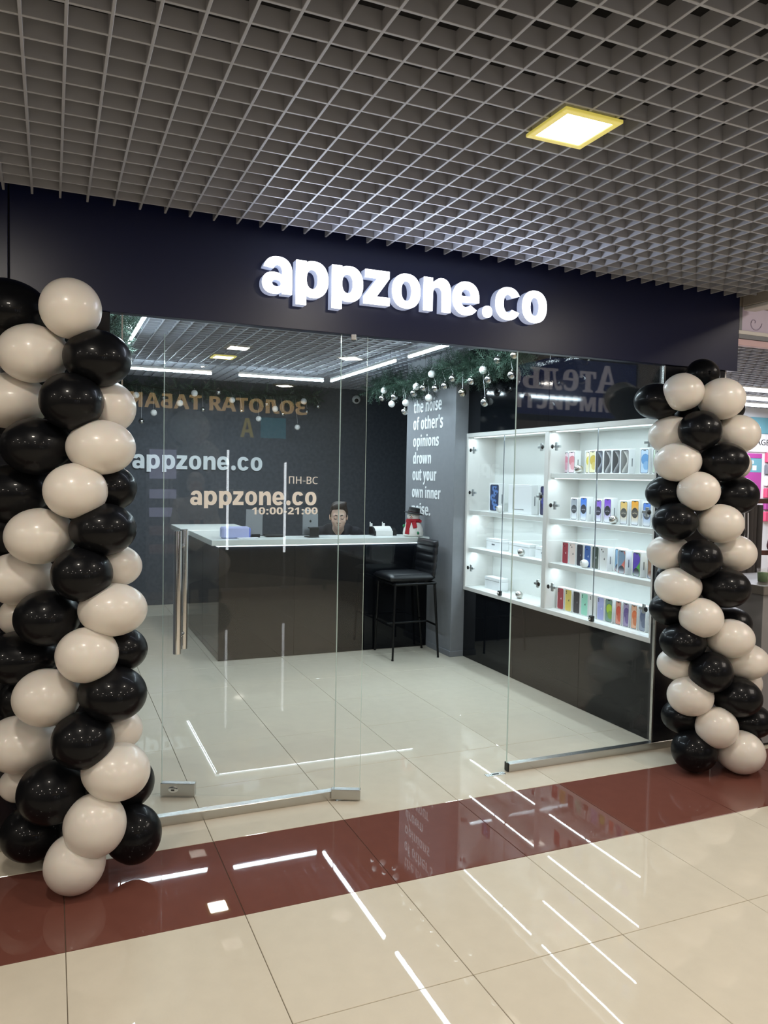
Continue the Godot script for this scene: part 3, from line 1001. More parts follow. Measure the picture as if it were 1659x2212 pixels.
func stool():
	var t = thing("bar_stool", "black padded bar stool with thin metal legs in front of the counter", "bar stool", Vector3(2.88, 0, -2.735))
	# the sitter faces -x; the backrest stands on the +x side
	var seat = cushion(Vector3(-0.03, 0.705, 0.0), Vector3(0.44, 0.40, 0.075), 0, Basis(Vector3(1, 0, 0), -PI / 2))
	obj("seat", seat, M.black_leather, t)
	var tilt := Basis(Vector3(0, 0, 1), deg_to_rad(-5)) * Basis(Vector3(0, 1, 0), -PI / 2)
	obj("backrest", cushion(Vector3(0.19, 0.865, 0.0), Vector3(0.40, 0.335, 0.055), 5, tilt), M.black_leather, t)
	var rail := mb()
	for q in [[Vector3(-0.2, 0.655, -0.19), Vector3(0.19, 0.655, -0.19)], [Vector3(-0.2, 0.655, 0.19), Vector3(0.19, 0.655, 0.19)], [Vector3(-0.2, 0.655, -0.19), Vector3(-0.2, 0.655, 0.19)], [Vector3(0.19, 0.655, -0.19), Vector3(0.19, 0.655, 0.19)]]:
		tube(rail, q, 0.012, 10)
	obj("seat_frame", rail, M.black_metal, t)
	for s in [[-0.195, 0.185, -0.222, 0.218], [-0.195, -0.185, -0.205, -0.222], [0.185, 0.185, 0.215, 0.222], [0.185, -0.185, 0.24, -0.16]]:
		var st := mb()
		tube(st, [Vector3(s[0], 0.655, s[1]), Vector3(s[2], 0.004, s[3])], [0.0125, 0.009], 12)
		var lg = obj("leg", st, M.black_metal, t)
		var ft := mb()
		tube(ft, [Vector3(s[2], 0.0, s[3]), Vector3(s[2], 0.012, s[3])], 0.0105, 12)
		obj("foot_cap", ft, M.black_plastic, lg)
	var fr := mb()
	tube(fr, [Vector3(-0.21, 0.285, 0.204), Vector3(-0.2, 0.285, -0.207)], 0.009, 10)
	tube(fr, [Vector3(0.2, 0.285, 0.204), Vector3(0.215, 0.285, -0.18)], 0.009, 10)
	tube(fr, [Vector3(-0.205, 0.285, 0.0), Vector3(0.207, 0.285, 0.0)], 0.009, 10)
	obj("footrest", fr, M.black_metal, t)

# ------------------------------------------------------------------ lit display cabinet in the right wall
func display_cabinet():
	var t = thing("display_cabinet", "white lit display cabinet with glass doors set in the black wall", "cabinet")

	for r in [[0.600, 0.632], [1.942, 1.977]]:
		box_obj("frame_rail", Vector3(3.318, r[0], -2.49), Vector3(3.36, r[1], -0.13), M.white_frame, t)
	for r in [[-2.49, -2.46], [-1.31, -1.26], [-0.165, -0.13]]:
		box_obj("frame_stile", Vector3(3.319, 0.632, r[0]), Vector3(3.60, 1.942, r[1]), M.white_frame, t)
	box_obj("back_panel", Vector3(3.60, 0.58, -2.49), Vector3(3.625, 2.0, -0.13), M.white_laminate, t)
	box_obj("top_panel", Vector3(3.36, 1.942, -2.49), Vector3(3.60, 1.97, -0.13), M.white_laminate, t)
	box_obj("bottom_panel", Vector3(3.36, 0.605, -2.49), Vector3(3.60, 0.632, -0.13), M.white_laminate, t)
	for s in [[-2.459, -1.311, 1.305], [-2.459, -1.311, 0.975], [-1.259, -0.166, 1.635], [-1.259, -0.166, 1.30], [-1.259, -0.166, 0.975]]:
		box_obj("shelf", Vector3(3.345, s[2] - 0.035, s[0]), Vector3(3.60, s[2], s[1]), M.white_laminate, t, 0.0015)
	for s in [[-2.44, -1.33, 1.941], [-2.44, -1.33, 1.269], [-2.44, -1.33, 0.939], [-1.24, -0.19, 1.941], [-1.24, -0.19, 1.599], [-1.24, -0.19, 1.264], [-1.24, -0.19, 0.939]]:
		var e := mb()
		var lx := 3.366 if s[2] > 1.5 else 3.402
		slab(e, Vector3(lx, s[2] - 0.005, s[0]), Vector3(lx + 0.008, s[2], s[1]), 0.0)
		obj("light_strip", e, M.cabinet_led, t)
		area(t, Vector3(lx + 0.004, s[2] - 0.007, (s[0] + s[1]) / 2), Vector2(0.012, s[1] - s[0]), 0.23, COOL)
	# four glass doors, two to a section
	for d in [[-2.458, -1.888, true, [1.83, 1.46, 0.80]], [-1.882, -1.312, false, [1.83, 1.46, 0.80]], [-1.258, -0.716, true, [1.83, 1.40, 0.80]], [-0.710, -0.168, false, [1.83, 1.40, 0.80]]]:
		var g = box_obj("glass_door", Vector3(3.326, 0.634, d[0]), Vector3(3.331, 1.940, d[1]), M.glass, t, 0.0)
		box_obj("door_edge", Vector3(3.3262, 0.636, d[1 if d[2] else 0] - 0.0006), Vector3(3.3308, 1.938, d[1 if d[2] else 0] + 0.0006), M.tablet_grey, g, 0.0)
		for y in d[3]:
			var hz: float = d[0] + 0.035 if d[2] else d[1] - 0.035
			var to := 1.0 if d[2] else -1.0
			var st := mb()
			lathe(st, [Vector2(0, 0.006), Vector2(0.014, 0.005), Vector2(0.016, 0.0)], 18, Transform3D(Basis(Vector3(0, 0, 1), PI / 2), Vector3(3.326, y, hz)))
			var hb = obj("hinge", st, M.black_plastic, g)
			if hb:
				var cr := mb()
				slab(cr, Vector3(3.332, y - 0.009, hz + (0.010 if d[2] else -0.075)), Vector3(3.350, y + 0.009, hz + (0.075 if d[2] else -0.010)), 0.002)
				slab(cr, Vector3(3.332, y - 0.03, hz + 0.032 * to - 0.011), Vector3(3.346, y + 0.03, hz + 0.032 * to + 0.011), 0.002)
				obj("hinge_arm", cr, M.hinge_metal, g)
		if d[2]:
			var lk := mb()
			slab(lk, Vector3(3.312, 0.634, d[1] - 0.02), Vector3(3.338, 0.672, d[1] + 0.014), 0.003)
			obj("lock", lk, M.black_plastic, g)
			var lc := mb()
			lathe(lc, [Vector2(0, 0.010), Vector2(0.008, 0.009), Vector2(0.010, 0.0)], 16, Transform3D(Basis(Vector3(0, 0, 1), PI / 2), Vector3(3.312, 0.652, d[1] - 0.004)))
			obj("lock_cylinder", lc, M.chrome, g)

# ------------------------------------------------------------------ the goods
var prints := {}

# flat print on a phone carton: the picture of a phone
func phone_print(style: String, a: Color, b: Color, c: Color):
	var key := style + a.to_html() + b.to_html() + c.to_html()
	if prints.has(key):
		return prints[key]
	var w := 60
	var h := 116
	var im := Image.create(w, h, false, Image.FORMAT_RGB8)
	im.fill(Color(0.95, 0.955, 0.96))
	for y in h:
		for x in w:
			var u := (x - 5.0) / 50.0
			var v := (y - 4.0) / 108.0
			if u < 0.0 or u > 1.0 or v < 0.0 or v > 1.0:
				continue
			var cx := maxf(absf(u - 0.5) * 50 - 19.0, 0.0)
			var cy := maxf(absf(v - 0.5) * 108 - 48.0, 0.0)
			var r := sqrt(cx * cx + cy * cy)
			if r > 6.0:
				continue
			var col := a
			if style == "back":
				col = a
				if Vector2((u - 0.16) * 50, (v - 0.08) * 108).length() < 3.6 or Vector2((u - (0.38 if b.r > 0.5 else 0.16)) * 50, (v - 0.17) * 108).length() < 3.6:
					col = Color(0.05, 0.05, 0.06)
				var q := Vector2((u - 0.62) * 50, (v - 0.5) * 108)
				if q.length() < 4.4 and Vector2(q.x - 5.0, q.y + 0.5).length() > 2.2 or Vector2(q.x - 1.5, q.y + 6.0).length() < 1.5:
					col = c
			else:
				if style == "ring":
					var q := Vector2((u - 0.6) * 50, (v - 0.42) * 108)
					col = a.lerp(Color.WHITE, 0.25)
					if q.length() < 24.0:
						col = b
					if q.length() > 24.0 and q.length() < 25.5:
						col = c
					if Vector2((u - 0.75) * 50, (v - 0.68) * 108).length() < 20.0:
						col = b.lerp(a, 0.45)
				elif style == "wave":
					var e := 0.5 + 0.34 * sin((v - 0.16) * 5.6)
					col = a.lerp(b, clampf(u / maxf(e, 0.05), 0, 1)) if u < e else c.lerp(a, clampf((u - e) * 2.2, 0, 1))
				elif style == "orb":
					col = a.lerp(Color(0.93, 0.94, 0.96), clampf((v - 0.15) * 1.3, 0, 1))
					var q := Vector2((u - 0.5) * 50, (v - 0.5) * 108)
					if q.length() < 23.0:
						col = b.lerp(b * 0.55, clampf(absf(q.y) / 24.0, 0, 1))
					if absf(q.y - absf(q.x) * 0.25) < 1.2 and absf(q.x) < 16.0:
						col = c
				elif style == "twist":
					var e := 0.5 + 0.5 * sin(v * 4.4 + 0.4)
					col = a if u < e else b
					if v > 0.62 and Vector2((u - 0.5) * 50, (v - 0.86) * 108).length() < 22.0:
						col = c.lerp(Color(0.9, 0.92, 0.95), clampf((v - 0.75) * 4.0, 0, 1))
				elif style == "petal":
					col = a
					for k in 5:
						var pc := Vector2(0.5 + 0.2 * sin(k * 2.1), 0.14 + 0.18 * k)
						var q := Vector2((u - pc.x) * 50, (v - pc.y) * 108)
						if q.length() < 15.0 and q.length() > 5.0 and q.x + q.y < 8.0:
							col = b.lerp(c, clampf(q.length() / 15.0, 0, 1))
				if r > 4.0:
					col = Color(0.16, 0.17, 0.2)
				if v < 0.055 and v > 0.02 and absf(u - 0.5) < 0.16:
					col = Color(0.03, 0.03, 0.04)
			im.set_pixel(x, y, col)
	im.generate_mipmaps()
	var m := StandardMaterial3D.new()
	m.albedo_texture = ImageTexture.create_from_image(im)
	m.roughness = 0.45
	m.resource_name = "print"
	prints[key] = m
	return m

# carton facing -x: front plane x, middle z, bottom y
func carton(called, label, category, group, x, y, z, w, h, d, pm):
	var t = thing(called, label, category, Vector3(x, y, z), 0.0, group)
	box_obj("carton", Vector3(0, 0.0006, -w / 2), Vector3(d, h, w / 2), M.carton, t, 0.0015)
	var sl := mb()
	slab(sl, Vector3(-0.0004, h * 0.9, -w / 2 - 0.0004), Vector3(d + 0.0004, h + 0.001, w / 2 + 0.0004), 0.0015)
	obj("lid", sl, M.carton, t)
	if pm:
		put("front_print", sheet(Vector3(-0.0009, h / 2, 0), Vector3(0, 0, w / 2 - 0.0015), Vector3(0, h / 2 - 0.0015, 0)).commit(), pm, t)
	box_obj("spine_print", Vector3(d * 0.42, h * 0.3, w / 2), Vector3(d * 0.58, h * 0.62, w / 2 + 0.0005), M.tablet_grey, t, 0.0)
	return t

func stock():
	var K := Color("1d1e22")
	# shelf one of the right section
	var s1 = "phone cartons on the upper shelf"
	for p in [["pink wallpaper, behind at the left end", 3.47, -1.262, "ring", "e8c8d4", "d9879c", "b06878"], ["pink wallpaper, in front at the left end", 3.41, -1.105, "ring", "f0ccd2", "e08a94", "b06878"], ["yellow wallpaper, behind the first grey ones", 3.47, -0.985, "ring", "e6dcae", "d6c14e", "a89a48"], ["yellow wallpaper beside the grey row", 3.41, -0.868, "ring", "eadfa6", "d8bc50", "a89a48"],
			["dark blue grey wave, first of the grey row", 3.405, -0.792, "wave", "3c4250", "1e222b", "aab0bd"], ["charcoal wave, second of the grey row", 3.405, -0.704, "wave", "5a5c60", "2c2d30", "d8d8d8"], ["black wave, third of the grey row", 3.405, -0.618, "wave", "45464c", "1c1d20", "b8b8bc"], ["pale grey wave, last of the grey row", 3.405, -0.534, "wave", "8a8a88", "5c5b58", "dedcd6"],
			["light blue wallpaper, alone to the right", 3.41, -0.355, "ring", "b9d6f2", "6fa5dc", "5a80b0"], ["pale green wallpaper, beside the balloons", 3.41, -0.245, "ring", "d6e8d0", "a3c99a", "7aa070"]]:
		carton("phone_box", "phone carton with " + p[0] + " of the upper shelf", "phone box", s1, p[1], 1.635, p[2], 0.086, 0.163, 0.05, phone_print(p[3], Color(p[4]), Color(p[5]), Color(p[6])))
	var s2 = "phone cartons on the second shelf"
	for p in [["silver grey orb, first from the left", 3.42, -1.072, "orb", "9a9fa8", "5a5f68", "e8e8ea", 0.0], ["blue topped orb, second from the left", 3.41, -0.951, "orb", "3f78d8", "3a3f52", "dfe3ea", 0.01], ["purple topped orb, third from the left", 3.41, -0.792, "orb", "8a62d0", "4a4658", "e2dcea", 0.0], ["deep purple orb, fourth from the left", 3.41, -0.695, "orb", "8450cc", "3a3840", "cfc8dc", 0.012], ["pale gold orb, first of the gold pair", 3.41, -0.533, "orb", "e8c070", "74706a", "e6dcc0", 0.0], ["orange gold orb, second of the gold pair", 3.41, -0.427, "orb", "f0a838", "66605c", "ecdcb0", 0.01], ["blue grey orb, beside the balloons", 3.41, -0.318, "orb", "5f8ce0", "7a8090", "dfe3ea", 0.0]]:
		carton("phone_box", "white phone carton with " + p[0] + " on the second shelf", "phone box", s2, p[1], 1.30, p[2], 0.082, 0.160 + p[7], 0.05, phone_print(p[3], Color(p[4]), Color(p[5]), Color(p[6])))
	var s3 = "phone cartons on the third shelf"
	for p in [["red phone back", 3.41, -1.146, "back", "a3243a", "ffffff", "efe6e6"], ["pale pink phone back", 3.41, -1.062, "back", "eedad2", "ffffff", "3a3434"], ["black phone back", 3.41, -0.976, "back", "33323e", "ffffff", "8a8a98"], ["blue phone back", 3.41, -0.890, "back", "3c62a8", "ffffff", "dde4f0"], ["dark green phone back", 3.41, -0.805, "back", "3a4a42", "ffffff", "d6ded8"], ["white phone back", 3.41, -0.718, "back", "e9eae8", "ffffff", "33333a"],
			["blue and coral twist, behind", 3.46, -0.628, "twist", "7fa6c8", "e88a86", "3c3f4a"], ["blue and coral twist, in front", 3.405, -0.531, "twist", "86a4c0", "ea7f70", "3a3d48"], ["violet and green twist, behind", 3.46, -0.452, "twist", "8a7ad0", "66b870", "34383e"], ["violet and green twist, in front", 3.405, -0.390, "twist", "6a50c8", "5cb84c", "34343c"], ["gold and blue twist, behind", 3.46, -0.318, "twist", "d0a860", "4a8ad0", "3a3a42"], ["brown and blue twist by the balloons", 3.405, -0.255, "twist", "a8826a", "5a9ad8", "8a5a48"]]:
		carton("phone_box", "phone carton printed with a " + p[0] + " on the third shelf", "phone box", s3, p[1], 0.975, p[2], 0.080, 0.162, 0.05, phone_print(p[3], Color(p[4]), Color(p[5]), Color(p[6])))
	var s4 = "phone cartons on the bottom shelf"
	for p in [["red phone back", -1.188, "back", "a82a3e", "000000", "f0e6e6", 0.085], ["yellow phone back", -1.094, "back", "e0c860", "000000", "3a3630", 0.085], ["black phone back", -0.998, "back", "2e2d36", "000000", "7a7a88", 0.085], ["mint green phone back", -0.908, "back", "9adcc4", "000000", "33443e", 0.085], ["white phone back", -0.820, "back", "eff0ee", "000000", "3a3a40", 0.084], ["lilac phone back", -0.733, "back", "b2b4e6", "000000", "f2f2ff", 0.080], ["green orb screen", -0.649, "ring", "56806c", "b4d23e", "2c5a44", 0.082],
			["coral orb screen", -0.553, "ring", "e07a60", "d8543c", "b84a38", 0.062], ["purple orb screen", -0.478, "ring", "8a78a8", "6a5490", "4c3c70", 0.062], ["orange and white orb screen", -0.402, "ring", "e8a074", "e0703c", "e8e0d8", 0.062], ["slate blue orb screen", -0.325, "ring", "7c86a0", "5a6684", "3c4660", 0.062], ["sky blue screen by the balloons", -0.240, "ring", "58a0dc", "3c78c0", "a0c850", 0.06]]:
		carton("phone_box", "white phone carton printed with a " + p[0] + " on the bottom shelf", "phone box", s4, 3.41, 0.632, p[1], p[6], 0.164, 0.05, phone_print(p[2], Color(p[3]), Color(p[4]), Color(p[5])))
	# left section
	carton("tablet_box", "white tablet carton with blue petals at the left of the top shelf", "tablet box", "", 3.43, 1.305, -2.185, 0.165, 0.24, 0.05, phone_print("petal", Color("23355e"), Color("8fb4e6"), Color("4a70b8")))
	carton("tablet_box", "white tablet carton with dark blue picture beside the cabinet divider", "tablet box", "", 3.43, 1.305, -1.44, 0.165, 0.24, 0.05, phone_print("petal", Color("262a58"), Color("6a70c8"), Color("34388a")))
	var lb = carton("laptop_box", "large flat white laptop carton between the two tablet cartons", "laptop box", "", 3.45, 1.305, -1.825, 0.34, 0.235, 0.06, null)
	var pr := mb()
	slab(pr, Vector3(-0.0012, 0.035, -0.1), Vector3(-0.0004, 0.21, -0.096), 0.0)
	slab(pr, Vector3(-0.0012, 0.033, -0.1), Vector3(-0.0004, 0.037, 0.06), 0.0)
	obj("laptop_print", pr, M.black_plastic, lb)
	var k := 0
	for b in [[3.44, 0.975, -2.205, 0.22, 0.095, "small white accessory carton at the left of the middle shelf"], [3.44, 0.975, -1.80, 0.30, 0.092, "wide white accessory carton behind the bauble on the middle shelf"], [3.44, 0.975, -1.47, 0.20, 0.092, "white accessory carton by the divider on the middle shelf"], [3.44, 0.632, -2.205, 0.235, 0.105, "white accessory carton alone on the cabinet floor"]]:
		var t = thing("accessory_box", b[5], "carton", Vector3(b[0], b[1], b[2]), 0.0, "white accessory cartons")
		box_obj("carton", Vector3(0, 0.0006, -b[3] / 2), Vector3(0.09, b[4] * 0.72, b[3] / 2), M.carton, t)
		box_obj("lid", Vector3(-0.001, b[4] * 0.74, -b[3] / 2 - 0.001), Vector3(0.091, b[4], b[3] / 2 + 0.001), M.carton, t)
		if k == 0 or k == 2:
			box_obj("front_print", Vector3(-0.0006, b[4] * 0.42, -0.02), Vector3(0.0002, b[4] * 0.55, 0.03), M.tablet_grey, t, 0.0)
		k += 1
	for b in [[3.39, 1.305, -2.03, "w", "on the shelf in front of the left tablet carton"], [3.385, 1.635, -0.985, "s", "between the pink and yellow phone cartons"], [3.385, 1.30, -0.60, "s", "before the purple phone cartons on the second shelf"], [3.385, 0.975, -0.89, "w", "before the phone backs on the third shelf"], [3.39, 0.975, -1.69, "s", "before the accessory cartons on the middle shelf"], [3.40, 0.632, -1.72, "s", "on the cabinet floor near the lock"]]:
		var nm := "white" if b[3] == "w" else "silver"
		var t = thing("bauble", "shiny %s bauble resting %s" % [nm, b[4]], "bauble", Vector3(b[0], b[1], b[2]), 0.0, "baubles in the cabinet")
		var st := mb()
		lathe(st, ball_prof(0.03, 18), 28, Transform3D(Basis(), Vector3(0, 0.0302, 0)))
		obj("ball", st, M.white_ball if b[3] == "w" else M.silver_ball, t)
		var cp := mb()
		lathe(cp, [Vector2(0.007, 0.0), Vector2(0.007, 0.008), Vector2(0.0, 0.009)], 12, Transform3D(Basis(Vector3(0, 0, 1), 1.1), Vector3(-0.0262, 0.0432, 0)))
		obj("cap", cp, M.steel, t)

# ------------------------------------------------------------------ garlands: [x, y, radius, colour]
const BACK_BAUBLES := [[0.857, 2.461, 0.034, "w"], [0.916, 2.164, 0.029, "s"], [1.050, 2.269, 0.034, "w"], [1.157, 2.448, 0.022, "s"], [1.340, 2.395, 0.035, "w"], [1.505, 2.520, 0.035, "w"], [1.603, 2.334, 0.026, "s"], [1.781, 2.549, 0.031, "s"], [1.945, 2.464, 0.031, "w"], [2.055, 2.345, 0.023, "s"], [2.265, 2.256, 0.031, "w"], [2.362, 2.440, 0.024, "s"], [2.467, 2.386, 0.035, "w"], [2.565, 2.328, 0.024, "s"], [2.749, 2.174, 0.032, "w"], [2.826, 2.500, 0.035, "w"], [2.869, 2.375, 0.024, "s"], [3.014, 2.446, 0.027, "s"]]
const SIDE_BAUBLES := [[2.474, -3.901, "w"], [2.397, -3.939, "s"], [2.384, -3.628, "s"], [2.318, -3.696, "w"], [2.303, -3.358, "w"], [2.220, -3.378, "s"], [2.438, -3.127, "w"], [2.381, -3.177, "s"], [2.412, -2.965, "s"], [2.309, -2.859, "w"], [2.385, -2.726, "s"], [2.520, -2.81, "w"], [2.389, -2.544, "s"], [2.438, -2.403, "s"], [2.299, -2.226, "c"], [2.383, -2.08, "s"], [2.450, -1.894, "w"], [2.366, -1.806, "s"], [2.190, -1.858, "s"], [2.500, -1.676, "s"], [2.508, -1.441, "c"], [2.364, -1.472, "s"]]

func sprig():
	var st := mb()
	for i in 26:
		var y := 0.005 + 0.1 * i / 26.0
		var a := i * 2.4
		var d := Vector3(cos(a), 0.75, sin(a)).normalized()
		var p := Vector3(0, y, 0)
		var q := p + d * (0.036 - 0.012 * i / 26.0)
		var s := d.cross(Vector3(sin(a), 0.3, -cos(a))).normalized() * 0.0016
		tri(st, p - s, p + s, q)
		tri(st, p + s, p - s, q + s * 0.3)
	tube(st, [Vector3.ZERO, Vector3(0, 0.1, 0)], 0.0013, 4)
	return st.commit()

func garland(label, pts: Array, count: int, fat: float, sp):
	var t = thing("garland", label, "garland")
	var stem := mb()
	tube(stem, pts, 0.006, 6)
	obj("stem", stem, M.twig, t)
	for k in range(1, pts.size(), 4):
		var hk := mb()
		tube(hk, [pts[k], Vector3(pts[k].x, CEIL + 0.01, pts[k].z)], 0.0012, 5)
		obj("wire", hk, M.twig, t)
	for part in [["foliage", M.needles, count], ["pale_sprigs", M.tinsel_needles, count / 6]]:
		var mm := MultiMesh.new()
		mm.transform_format = MultiMesh.TRANSFORM_3D
		mm.mesh = sp
		mm.instance_count = part[2]
		for i in part[2]:
			var f := rng.randf() * (pts.size() - 1)
			var k := mini(int(f), pts.size() - 2)
			var c: Vector3 = pts[k].lerp(pts[k + 1], f - k)
			var d := Vector3(rng.randfn(), rng.randfn() * 0.9 - 0.35, rng.randfn()).normalized()
			var x := d.cross(Vector3(0.3, 0.2, 0.9)).normalized()
			var s := rng.randf_range(0.8, 1.35)
			mm.set_instance_transform(i, Transform3D(Basis(x, d, x.cross(d)).scaled_local(Vector3.ONE * s), c + d * rng.randf_range(0.0, fat)))
		var o := MultiMeshInstance3D.new()
		o.name = part[0]
		o.multimesh = mm
		o.material_override = part[1]
		t.add_child(o, true)
		stuff(o)

func bauble(at: Vector3, r: float, c: String, label: String, group: String, up: Vector3):
	var t = thing("bauble", label, "bauble", at, 0.0, group)
	var st := mb()
	lathe(st, ball_prof(r, 14), 24)
	obj("ball", st, {"w": M.white_ball, "s": M.silver_ball, "c": M.champagne_ball}[c], t)
	var cp := mb()
	lathe(cp, [Vector2(r * 0.24, r * 0.94), Vector2(r * 0.24, r * 1.16), Vector2(0, r * 1.18)], 12)
	obj("cap", cp, M.steel, t)
	var sg := mb()
	tube(sg, [Vector3(0, r * 1.15, 0), Vector3(0, r * 1.5, 0), up - at], 0.0016, 5)
	obj("string", sg, M.string, t)

func garlands():
	var sp = sprig()
	var pts := []
	for i in 13:
		pts.append(Vector3(3.11 + 0.02 * sin(i * 1.7), 2.50 + 0.035 * sin(i * 1.1), -4.15 + 0.24 * i))
	garland("green fir garland hung along the pillar and right wall under the ceiling", pts, 900, 0.075, sp)
	pts = []
	for i in 13:
		pts.append(Vector3(0.55 + 0.21 * i, 2.565 + 0.02 * sin(i * 1.3), -5.85))
	garland("green fir garland along the top of the back wall", pts, 620, 0.06, sp)
	pts = []
	for i in 8:
		pts.append(Vector3(0.30, 2.47 + 0.02 * sin(i * 1.3), -2.9 + 0.24 * i))
	garland("green fir garland in the near left corner behind the balloons", pts, 420, 0.075, sp)
	var words := {"w": "white", "s": "silver", "c": "champagne"}
	var n := {"w": 0, "s": 0, "c": 0}
	for b in BACK_BAUBLES:
		bauble(Vector3(b[0] - 0.02, 1.593 + (b[1] - 1.593) * 0.985, -5.66), b[2] + 0.003, b[3], "%s bauble on the back wall garland, %s %s one from the left" % [words[b[3]], ORD[n[b[3]]], words[b[3]]], "baubles on the back wall garland", Vector3(b[0], 2.565 + 0.02 * sin((b[0] - 0.55) / 0.21 * 1.3), -5.85))
		n[b[3]] += 1
	n = {"w": 0, "s": 0, "c": 0}
	for b in SIDE_BAUBLES:
		bauble(Vector3(3.02, 1.593 + (b[0] - 1.593) * 0.968, 3.51 + (b[1] - 3.51) * 0.968), 0.0325, b[2], "%s bauble on the garland over the pillar, %s %s one from its far end" % [words[b[2]], ORD[n[b[2]]], words[b[2]]], "baubles on the pillar garland", Vector3(3.10 + 0.02 * sin((b[1] + 4.15) / 0.24 * 1.7), 2.50 + 0.035 * sin((b[1] + 4.15) / 0.24 * 1.1), b[1]))
		n[b[2]] += 1
	bauble(Vector3(0.394, 2.493, -1.665), 0.035, "w", "larger white bauble in the near left corner above the balloons", "baubles in the near left corner", Vector3(0.30, 2.475, -1.665))
	bauble(Vector3(0.35, 2.452, -1.77), 0.030, "w", "smaller white bauble half behind the black balloon in the near left corner", "baubles in the near left corner", Vector3(0.30, 2.47, -1.77))

# ------------------------------------------------------------------ small things on the counter
func apple(r: float) -> Array:
	var o := PackedVector2Array()
	for i in 28:
		var a := TAU * i / 28
		var k := 1.0 - 0.10 * exp(-pow((a - PI / 2) * 3.0, 2.0)) - 0.06 * exp(-pow((a - 3 * PI / 2) * 3.0, 2.0))
		o.append(Vector2(cos(a) * 0.92, sin(a)) * r * k)
	var bite := oval(r * 1.08, r * 0.1, r * 0.36, r * 0.42, 0.0, TAU, 16, 2.0)
	var leaf := oval(0.0, 0.0, r * 0.13, r * 0.3, 0.0, TAU, 12, 2.0)
	for i in leaf.size():
		leaf[i] = leaf[i].rotated(-0.6) + Vector2(r * 0.12, r * 1.28)
	return [Geometry2D.clip_polygons(o, bite)[0], leaf]

func tablet(label, at: Vector3, turn: float, logo_on: bool):
	var t = thing("tablet", label, "tablet", at, turn)
	var tilt := Basis(Vector3(1, 0, 0), deg_to_rad(-9)) * Basis(Vector3(0, 0, 1), deg_to_rad(-4))
	var st := mb()
	bx(st, tilt * Vector3(0, 0.118, 0) + Vector3(0, 0.012, 0), Vector3(0.158, 0.226, 0.007), 0.003, tilt)
	obj("body", st, M.tablet_grey, t)
	var sc := mb()
	bx(sc, tilt * Vector3(0, 0.118, -0.0038) + Vector3(0, 0.012, 0), Vector3(0.15, 0.218, 0.001), 0.0003, tilt)
	obj("screen", sc, M.black_plastic, t)
	var cm := mb()
	bx(cm, tilt * Vector3(0.058, 0.212, 0.0045) + Vector3(0, 0.012, 0), Vector3(0.028, 0.018, 0.004), 0.003, tilt)
	obj("camera_bump", cm, M.black_plastic, t)
	if logo_on:
		var ap := mb()
		for p in apple(0.0115):
			prism(ap, ap, p, [], 0.0034, 0.0042, Transform3D(tilt, tilt * Vector3(0.0, 0.13, 0) + Vector3(0, 0.012, 0)))
		obj("apple_mark", ap, M.black_plastic, t)

